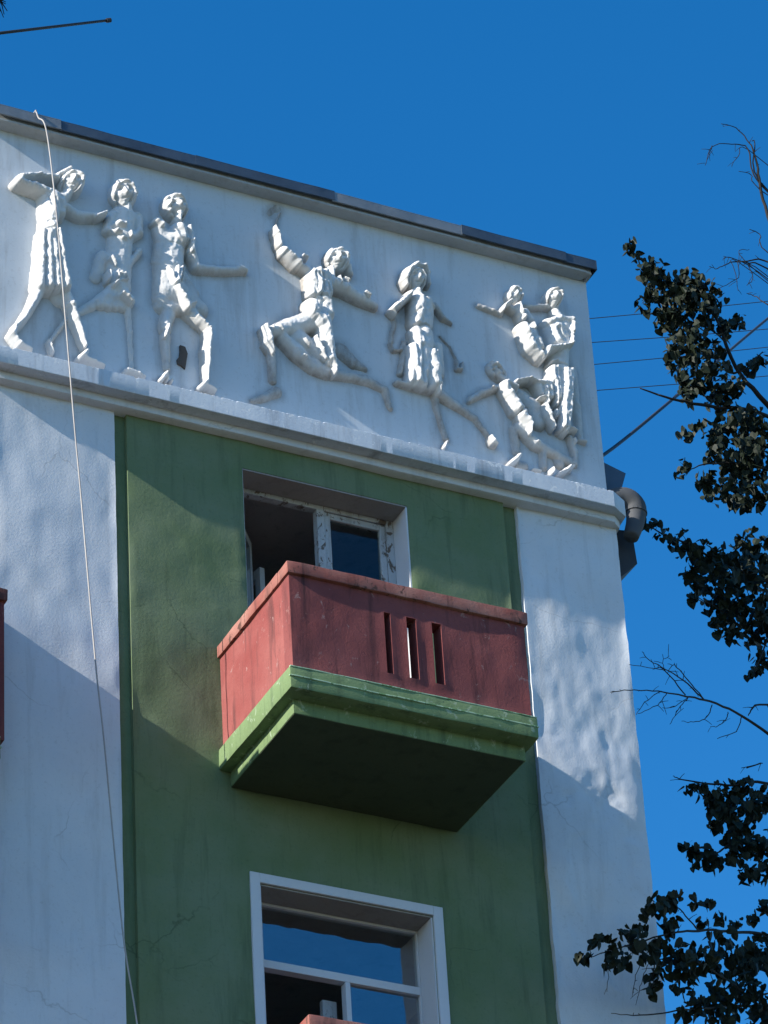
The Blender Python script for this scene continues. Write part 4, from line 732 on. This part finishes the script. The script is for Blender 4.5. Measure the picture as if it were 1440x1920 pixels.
# ---------------------------------------------------------------- relief figures
WPL = .09
def relief(key, label, group='white relief figures along the frieze'):
    D = FIG_DATA[key]
    segs = []
    for ch in D['L']:
        for a, b in zip(ch, ch[1:]): segs.append((*a, *b))
        if len(ch) == 1: segs.append((*ch[0], *ch[0]))
    rnd = random.Random(len(D['L'])*13)
    for A, B, Cc, Dd, n, H0, H1 in D['F']:
        wt = math.hypot(B[0]-A[0], B[1]-A[1])/n; wb = math.hypot(Dd[0]-Cc[0], Dd[1]-Cc[1])/n
        for i in range(n):
            t = (i+.5)/n+rnd.uniform(-.12, .12)/n
            k = rnd.uniform(.84, 1.06)
            m1 = .5+rnd.uniform(-.06, .06)
            ax, az = A[0]+(B[0]-A[0])*t, A[1]+(B[1]-A[1])*t
            cx, cz = Cc[0]+(Dd[0]-Cc[0])*t, Cc[1]+(Dd[1]-Cc[1])*t
            mx, mz = ax+(cx-ax)*m1+rnd.uniform(-.006, .006), az+(cz-az)*m1
            segs.append((ax, az, wt*.80, H0*k, mx, mz, (wt+wb)*.40, (H0+H1)/2*k))
            segs.append((mx, mz, (wt+wb)*.40, (H0+H1)/2*k, cx, cz+rnd.uniform(-.006, .006), wb*.72, H1*k))
    S = np.array(segs)
    g = .0048
    x0 = min((S[:, 0]-S[:, 2]).min(), (S[:, 4]-S[:, 6]).min())-.02; x1 = max((S[:, 0]+S[:, 2]).max(), (S[:, 4]+S[:, 6]).max())+.02
    z0 = min((S[:, 1]-S[:, 2]).min(), (S[:, 5]-S[:, 6]).min())-.02; z1 = max((S[:, 1]+S[:, 2]).max(), (S[:, 5]+S[:, 6]).max())+.02
    for cx, cz, hw, hh, *_r in D['heads']:
        x0, x1, z0, z1 = min(x0, cx-hw*1.3), max(x1, cx+hw*1.3), min(z0, cz-hh*1.3), max(z1, cz+hh*1.3)
    xs = np.arange(x0, x1, g); zs = np.arange(z0, z1, g)
    X, Z = np.meshgrid(xs, zs, indexing='ij')
    wx = X+.0045*vn(X, Z, 14, 3)+.002*vn(X, Z, 40, 5); wz = Z+.0045*vn(X, Z, 14, 4)
    K = 95.0
    acc = np.ones_like(X)
    for ax, az, ar, ah, bx, bz, br, bh in S:
        i0, i1 = np.searchsorted(xs, [min(ax-ar, bx-br)-.02, max(ax+ar, bx+br)+.02])
        j0, j1 = np.searchsorted(zs, [min(az-ar, bz-br)-.02, max(az+ar, bz+br)+.02])
        px, pz = wx[i0:i1, j0:j1], wz[i0:i1, j0:j1]
        vx, vz = bx-ax, bz-az
        t = np.clip(((px-ax)*vx+(pz-az)*vz)/(vx*vx+vz*vz+1e-9), 0, 1)
        r = (ar+(br-ar)*t)*1.04
        q = np.clip(1-(((px-ax-t*vx)**2+(pz-az-t*vz)**2)/(r*r)), 0, 1)
        hm = ah+(bh-ah)*t
        sk = .30*np.clip((hm-.08)/.03, 0, 1)*np.clip(r/.02, 0, 1)
        h = hm*q**.5*(1+sk*np.clip((px-ax-t*vx)/r, -1, 1))
        acc[i0:i1, j0:j1] += np.exp(K*h)-1
    H = np.log(acc)/K
    on = H > .004
    for ax, az, bx, bz, w, amp in D['M']:
        vx, vz = bx-ax, bz-az
        t = np.clip(((wx-ax)*vx+(wz-az)*vz)/(vx*vx+vz*vz+1e-9), 0, 1)
        d2 = (wx-ax-t*vx)**2+(wz-az-t*vz)**2
        H = np.where(on, H+amp*np.exp(-d2/(w*w)), H)
    # cloth creases over the thicker, clothed parts
    cr = 1-2*np.abs(vn(X+.03*vn(X, Z, 9, 90), Z*.36, 34, 91))
    cr2 = 1-2*np.abs(vn(X+.5*Z, Z*.8, 26, 92))
    H = np.where(on, H+(.0050*cr+.0030*cr2)*np.clip((H-.08)/.035, 0, 1), H)
    for cx, cz, hw, hh, hH, turn, roll, style in D['heads']:
        ca, sa = math.cos(math.radians(roll)), math.sin(math.radians(roll))
        U = ((wx-cx)*ca-(wz-cz)*sa)/hw
        Vv = ((wx-cx)*sa+(wz-cz)*ca)/hh
        q = np.clip(1-U*U-Vv*Vv, 0, 1)
        fx = turn*.30
        # jaw narrows below the cheekbones
        jaw = np.clip(1-((U-fx*.6)/(.92-.42*np.clip(-Vv, 0, 1)))**2-(Vv/1.02)**2, 0, 1)
        gs = lambda u0, v0, su, sv: np.exp(-((U-u0)/su)**2-((Vv-v0)/sv)**2)
        kf = hw/.085
        face = np.clip(1.0-np.hypot((U-fx)/.66, (Vv+.24)/.74), 0, 1)*6
        face = np.clip(face, 0, 1)
        if style == 'bonnet':
            hairh = .016+.003*np.sin(U*18)
        else:
            hairh = .015+.017*vn(X, Z, 38, 71)+.009*vn(X, Z, 80, 72)
        ft = (.020*gs(fx, -.10, .11, .20)+.010*gs(fx, -.26, .15, .09)
              - .020*gs(fx-.28, .06, .15, .11)-.020*gs(fx+.28, .06, .15, .11)
              + .007*gs(fx-.27, .04, .07, .05)+.007*gs(fx+.27, .04, .07, .05)
              + .008*gs(fx, .24, .42, .07)
              - .012*gs(fx, -.50, .20, .045)+.006*gs(fx, -.43, .16, .05)+.006*gs(fx, -.58, .14, .05)
              + .012*gs(fx, -.82, .17, .12)+.007*gs(fx-.38, -.30, .16, .16)+.007*gs(fx+.38, -.30, .16, .16)
              - .008)*kf*1.35
        hd = np.where(q > 0, hH*q**.45*(1+.22*U), 0)
        hj = hH*jaw**.45*(1+.22*U)
        base = hd*np.where(Vv < -.15, np.clip(1+(Vv+.15)*.1, 0, 1), 1)
        ins = (q > 0)
        hd = base*(1-face)+np.minimum(base, hj)*face
        hd = np.where(ins, hd+(ft*face+hairh*(1-face))*np.clip(q*6, 0, 1), 0)
        H = np.maximum(H, hd)
        on |= hd > .008
    H = np.where(on, H+.0030*fbm(X, Z*.8, 26, 51, 3, .6)+.003*vn(X, Z*.6, 12, 61), 0)
    H = np.clip(H, 0, .30)
    nx, nz = X.shape
    cell = on[:-1, :-1] | on[1:, :-1] | on[:-1, 1:] | on[1:, 1:]
    Y = WPL+.006-H
    ii, jj = np.nonzero(cell)
    a = ii*nz+jj
    quads = np.stack([a, a+nz, a+nz+1, a+1], -1)
    used = np.zeros(nx*nz, bool); used[quads.ravel()] = True
    re = np.cumsum(used)-1
    V = np.stack([X, Y, Z], -1).reshape(-1, 3)[used]
    quads = re[quads]
    nv = len(V)
    me = bpy.data.meshes.new('relief_figure')
    me.from_pydata(V.tolist(), [], quads.tolist())
    # light Laplacian smoothing to lose the grid on the cliffs
    # (done in height space so that outlines stay put)
    at = me.attributes.new('grime_shade', 'FLOAT', 'POINT')
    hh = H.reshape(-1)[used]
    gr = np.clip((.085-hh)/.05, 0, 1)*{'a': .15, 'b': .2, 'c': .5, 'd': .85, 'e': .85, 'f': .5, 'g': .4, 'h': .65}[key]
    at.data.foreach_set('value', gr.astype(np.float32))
    me.update()
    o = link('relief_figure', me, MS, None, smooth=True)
    tag(o, label, 'relief sculpture', group)
    md = o.modifiers.new('soften', 'SMOOTH'); md.factor = .3; md.iterations = 1
    return o
relief('a', 'white relief of a child in short pleated skirt, one arm behind the head, far left')
relief('b', 'white relief of a curly haired child with a pipe, second from the left')
relief('c', 'white relief of a boy with one forearm stretched level to the right')
relief('d', 'white relief of a belted youth lunging with one arm thrown up high')
relief('e', 'white relief of a smiling running girl in a bonnet with lowered hands')
relief('f', 'white relief of a small child carried on an adult\'s arm, hand pointing left')
relief('g', 'white relief of an adult in short sleeves and belted trousers standing at the right end')
relief('h', 'white relief of a kneeling figure bent down at the feet of the standing adult')
# broken render patch on the frieze
pv = [(9.655, 18.93), (9.695, 18.925), (9.712, 18.87), (9.70, 18.80), (9.69, 18.735), (9.665, 18.755), (9.635, 18.765), (9.63, 18.80), (9.648, 18.83), (9.655, 18.88)]
V = [(x, .070, z) for x, z in pv]+[(x, .1, z) for x, z in pv]
n = len(pv)
link('broken_render', mesh('broken_render', V, [tuple(range(n))[::-1]]+[(i, (i+1) % n, (i+1) % n+n, i+n) for i in range(n)]), MSCAR, bld)

# ---------------------------------------------------------------- gutter head on the side wall
hop = empty('drainpipe_head', (13.2, .1, 17.9))
tag(hop, 'grey sheet metal gutter elbow and dark box behind the right end of the ledge', 'gutter')
ep = [(13.03, .12, 18.50), (13.15, .08, 18.525), (13.225, .06, 18.46), (13.215, .06, 18.33), (13.16, .06, 18.17)]
V, Fc = tube_data(curve_pts(ep, 5), [r for r in np.interp(np.linspace(0, 4, 21), [0, .4, 1.2, 2.6, 4], [.075, .078, .080, .074, .056])], 16)
link('elbow', mesh('elbow', V, Fc), MM3, hop, smooth=True)
V, Fc = tube_data([(13.226, .06, 18.405), (13.224, .06, 18.39)], [.083, .082], 16)
link('collar', mesh('collar', V, Fc), MM3, hop, smooth=False)
V, Fc = tube_data([(13.165, .06, 18.17), (13.14, .10, 17.9), (13.13, .16, 17.2), (13.13, .16, .3)], .045, 12)
def prism(name, pts, y0, y1, mat, parent):
    V = [(x, y0, z) for x, z in pts]+[(x, y1, z) for x, z in pts]
    n = len(pts)
    me = mesh(name, V, [tuple(range(n)), tuple(range(n, 2*n))[::-1]]+[(i, i+n, (i+1) % n+n, (i+1) % n) for i in range(n)])
    return link(name, me, mat, parent)
prism('sheet_box', [(13.006, 18.66), (13.199, 18.66), (13.262, 18.85), (13.09, 18.90), (13.006, 18.93)], .2, .45, MM1, hop)
prism('dark_box', [(13.006, 17.80), (13.119, 17.896), (13.279, 18.059), (13.262, 18.34), (13.006, 18.30)], .2, .55, MM4, hop)

# ---------------------------------------------------------------- cables, wires and rod
def cable(name, pts, r, mat, label, cat, group=None, n=8, sub=6):
    V, Fc = tube_data(curve_pts(pts, sub), r, n)
    o = link(name, mesh(name, V, Fc), mat, None, smooth=True)
    tag(o, label, cat, group)
    return o
cable('hanging_cable', [(8.52, .5, 20.60), (8.535, .0, 20.603), (8.540, -.05, 20.59), (8.548, -.075, 20.52), (8.575, -.15, 20.36), (8.618, -.2, 19.683), (8.683, -.2, 18.683), (8.742, -.2, 17.754), (8.775, -.2, 17.294), (8.862, -.2, 15.973), (8.912, -.2, 15.394), (9.012, -.2, 14.067), (9.099, -.2, 13.405), (9.2, -.2, 12.4), (9.25, -.15, 8), (9.2, -.1, 3)], .0056, MCAB,
      'pale cable hanging from the roof edge down past the left end of the frieze', 'cable')
WR = [((17.943, 27.078), (20.122, 27.919)), ((17.933, 26.768), (20.076, 27.539)), ((17.938, 26.492), (20.046, 27.293)), ((17.919, 26.158), (19.999, 26.906))]
WL = ['topmost of the four thin overhead wires right of the building, crossing behind the leaves',
      'second from the top of four thin wires crossing the sky right of the building',
      'third from the top of four thin wires crossing the sky right of the building',
      'lowest of the four thin overhead wires meeting the building edge at the right']
for (a, b), lb in zip(WR, WL):
    dx, dz = b[0]-a[0], b[1]-a[1]
    pts = []
    for k in range(9):
        t = -1.5+k*1.0
        pts.append((a[0]+dx*t, 8.0, a[1]+dz*t+.03*(t-.5)**2))
    cable('overhead_wire', pts, .0045, MWIRE, lb, 'wire', 'thin overhead wires', n=5, sub=2)
for lbl in ():
    pass
cable('service_cable', [(13.0, .3, 19.0), (13.156, .3, 19.058), (15.559, 3, 22.037), (19.402, 7, 26.792), (24, 11.7, 32.4)], .014, MWIRE, 'thick dark cable running up from the building corner through the leaves', 'cable')
rod = empty('antenna_mast', (7.9, 1.6, 20.5))
tag(rod, 'thin dark rod jutting into the sky at the top left corner', 'antenna')
V, Fc = tube_data([(7.6, 2, 22.45), (9.076, 2, 23.156), (10.005, 2, 23.599)], [.014, .013, .011], 8)
link('rod', mesh('rod', V, Fc), MWIRE, rod, smooth=True)
V, Fc = tube_data([(9.985, 2, 23.589), (10.02, 2, 23.606)], .019, 10)
link('end_cap', mesh('end_cap', V, Fc), MWIRE, rod)
V, Fc = tube_data([(7.6, 2, 20.49), (7.6, 2, 22.9)], .025, 10)
link('mast', mesh('mast', V, Fc), MWIRE, rod, smooth=True)

# ---------------------------------------------------------------- trees
rng = random.Random(11)
# heart-shaped leaf, stalk at the origin, hanging along -Z
def leaf_mesh(seed, s=1.0):
    q = random.Random(seed)
    o = [(0, 0), (.30, .14), (.50, -.06), (.47, -.42), (.26, -.76), (0, -1.05)]
    V = []
    for x, z in o: V.append((x*s, abs(x)*.30*s+q.uniform(-.03, .03)*s, z*s))
    L = len(V)
    for x, z in o[1:-1]: V.append((-x*s, abs(x)*.30*s+q.uniform(-.03, .03)*s, z*s))
    V.append((0, -.05*s+q.uniform(-.05, .05)*s, -.45*s))
    c = len(V)-1
    ring = [0, 1, 2, 3, 4, 5, 9, 8, 7, 6]
    return V, [(c, ring[(i+1) % 10], ring[i]) for i in range(10)]
LV = [leaf_mesh(i) for i in range(4)]
def leaf_matrix(p, size, r_):
    m = Matrix.Rotation(r_.uniform(0, 6.283), 4, 'Z') @ Matrix.Rotation(r_.gauss(0, .55), 4, 'X') @ Matrix.Rotation(r_.gauss(0, .45), 4, 'Y')
    return Matrix.Translation(p) @ m @ Matrix.Scale(size, 4)

tree = empty('tree', (18.6, 3.2, 0))
tag(tree, 'dark leafy tree with bare twigs, standing right of the building corner', 'tree')
trunk_pts = [(18.6, 3.2, -.2), (18.65, 3.2, 4), (18.5, 3.15, 9), (18.4, 3.0, 14), (18.2, 2.8, 18), (18.0, 2.6, 22), (17.6, 2.6, 24.5)]
V, Fc = tube_data(curve_pts(trunk_pts, 4), list(np.interp(np.linspace(0, 6, 25), [0, 2, 4, 5, 6], [.26, .2, .13, .07, .03])), 12)
link('trunk', mesh('trunk', V, Fc), MBARK, tree, smooth=True)
tc = curve_pts(trunk_pts, 8)
for ch in BRANCHES:
    pts = [Vector(c[:3]) for c in ch]; rad = [max(c[3]*.8, .0018) for c in ch]
    first = pts[0]
    if first.x > 16.1 or rad[0] > .017:
        # join the limb to the trunk
        best = min(tc, key=lambda q: abs(q.z-(first.z-.6*(18.3-first.x))))
        mid = first.lerp(best, .5)+Vector((0, 0, .1))
        pts = [best, mid]+pts; rad = [rad[0]*1.6, rad[0]*1.25]+rad
    cp = curve_pts(pts, 5)
    big_ = rad[-2] > .003
    for i, p in enumerate(cp[1:-1]):
        p += Vector((rng.gauss(0, 1), rng.gauss(0, 1), rng.gauss(0, 1)))*.0028
    rr = list(np.interp(np.linspace(0, len(rad)-1, len(cp)), range(len(rad)), rad))
    V, Fc = tube_data(cp, rr, 6)
    # short side twigs
    for i in range(2, len(cp)-1):
        if rng.random() < .38 and rr[i] < .012:
            d0 = (cp[i]-cp[i-1]).normalized()
            s = Vector((rng.gauss(0, 1), rng.gauss(0, .6), rng.gauss(0, 1)))
            s = (d0*.6+s.normalized()).normalized()
            L = rng.uniform(.02, .10)
            tube_data([cp[i], cp[i]+s*L*.5, cp[i]+s*L+Vector((0, 0, -.008))], [rr[i]*.7, .0022, .0016], 4, V, Fc)
    link('branch', mesh('branch', V, Fc), MBARK, tree, smooth=True)

items = []
for bx, by, bz, br in LEAF_BLOBS:
    br = br*1.0
    off = bx > 16.6
    # clusters of leaves hung on short twigs inside the blob
    n = int(38*(br/.1)**1.9)+3
    n = max(3, n)
    if off: n = int(n*.35)
    for k in range(n):
        while True:
            q = Vector((rng.uniform(-1, 1), rng.uniform(-1, 1), rng.uniform(-1, 1)))
            if q.length < 1: break
        sp = 1.0 if rng.random() < .86 else 1.3
        p = Vector((bx, by, bz))+Vector((q.x*br*sp, q.y*br*1.6, q.z*br*sp+.02))
        items.append((p, rng.choice((.040, .052, .060, .066, .072, .080))*rng.uniform(.92, 1.08)*(.85 if br < .05 else 1)))
camp = Vector((0, -21, 1.6))
def inframe(p):
    v = p-camp
    x = 720+7775*v.dot(r2)/v.dot(fwd); y = 960-7775*v.dot(u2)/v.dot(fwd)
    return 0 < x < 1435 and 0 < y < 1915
vis = sorted([i for i in range(len(items)) if inframe(items[i][0])], key=lambda i: items[i][0].y)
step_ = max(1, len(vis)//298)
single = set(vis[::step_][:298])
lmesh = []
for v_, f_ in LV:
    me = mesh('leaf', v_, f_); me.materials.append(MLEAF); lmesh.append(me)
V, Fc = [], []
for i, (p, s) in enumerate(items):
    M_ = leaf_matrix(p, s, rng)
    if i in single:
        o = bpy.data.objects.new('leaf', lmesh[i % 4])
        o.matrix_world = M_
        col.objects.link(o)
        o.parent = tree; o.matrix_parent_inverse = Matrix.Translation((-18.6, -3.2, 0))
    else:
        v_, f_ = LV[i % 4]
        b0 = len(V)
        V.extend([tuple(M_ @ Vector(q)) for q in v_])
        Fc.extend([tuple(b0+q for q in f) for f in f_])
fo = link('foliage', mesh('foliage', V, Fc), MLEAF, tree)
fo['kind'] = 'stuff'
print('leaves', len(items), 'visible', len(vis))

# a second tree, of which only twig tips reach into the top left corner
t2 = empty('tree', (.6, -12, 0))
tag(t2, 'tree of which only a few twig tips show in the top left corner', 'tree')
tp = curve_pts([(.6, -12, -.2), (.7, -12, 3), (.9, -12, 6.0), (1.1, -12.1, 9.0), (1.2, -12.1, 11.5)], 5)
V, Fc = tube_data(tp, list(np.linspace(.17, .03, len(tp))), 10)
link('trunk', mesh('trunk', V, Fc), MBARK, t2, smooth=True)
V, Fc = [], []
LVt, LFt = [], []
def put_leaf(p):
    M_ = leaf_matrix(p, rng.uniform(.045, .07), rng)
    v_, f_ = LV[rng.randrange(4)]; b0 = len(LVt)
    LVt.extend([tuple(M_ @ Vector(q)) for q in v_]); LFt.extend([tuple(b0+q for q in f) for f in f_])
def grow(p, d, L, r, lev):
    pts = [p.copy()]; q = p.copy(); dd = d.copy()
    for k in range(4):
        dd = (dd+Vector((rng.gauss(0, .12), rng.gauss(0, .12), rng.gauss(.02, .10)))).normalized()
        q = q+dd*L/4
        if q.x > 3.2: break
        pts.append(q.copy())
    if len(pts) < 3: return
    tube_data(pts, list(np.linspace(r, r*.45, len(pts))), 5, V, Fc)
    if lev == 0:
        for q in pts[1:]:
            for k in range(4):
                put_leaf(q+Vector((rng.gauss(0, .03), rng.gauss(0, .03), -rng.uniform(0, .05))))
        return
    for q in pts[1:]:
        for k in range(2 if lev > 1 else 3):
            s = Vector((rng.gauss(0, 1), rng.gauss(0, 1), rng.gauss(.1, .7))).normalized()
            grow(q, (dd*.7+s*.8).normalized(), L*.55, r*.5, lev-1)
for k in range(9):
    zz = 5.5+k*.65
    base = min(tp, key=lambda q: abs(q.z-zz))
    a = k*2.4
    grow(base, Vector((math.cos(a), math.sin(a), .55)).normalized(), 1.6-.08*k, .045, 2)
# the one long limb that reaches the corner of the view
lp = curve_pts([(.95, -12, 7.2), (1.9, -12, 9.0), (2.9, -12, 10.1), (3.40, -12, 10.19), (3.555, -12, 10.165)], 5)
tube_data(lp, list(np.linspace(.05, .002, len(lp))), 6, V, Fc)
for k in range(26):
    p = lp[-1-k % 5]
    e = p+Vector((rng.uniform(-.05, .07), rng.uniform(-.05, .05), rng.uniform(-.09, .07)))
    e.x = min(e.x, 3.575)
    tube_data([p, e], [.0020, .0012], 4, V, Fc)
for p in lp[8:15]:
    for k in range(9): put_leaf(p+Vector((rng.gauss(0, .07), rng.gauss(0, .09), rng.gauss(-.04, .07))))
link('branch', mesh('branch', V, Fc), MBARK, t2, smooth=True)
fo = link('foliage', mesh('foliage', LVt, LFt), MLEAF, t2)
fo['kind'] = 'stuff'
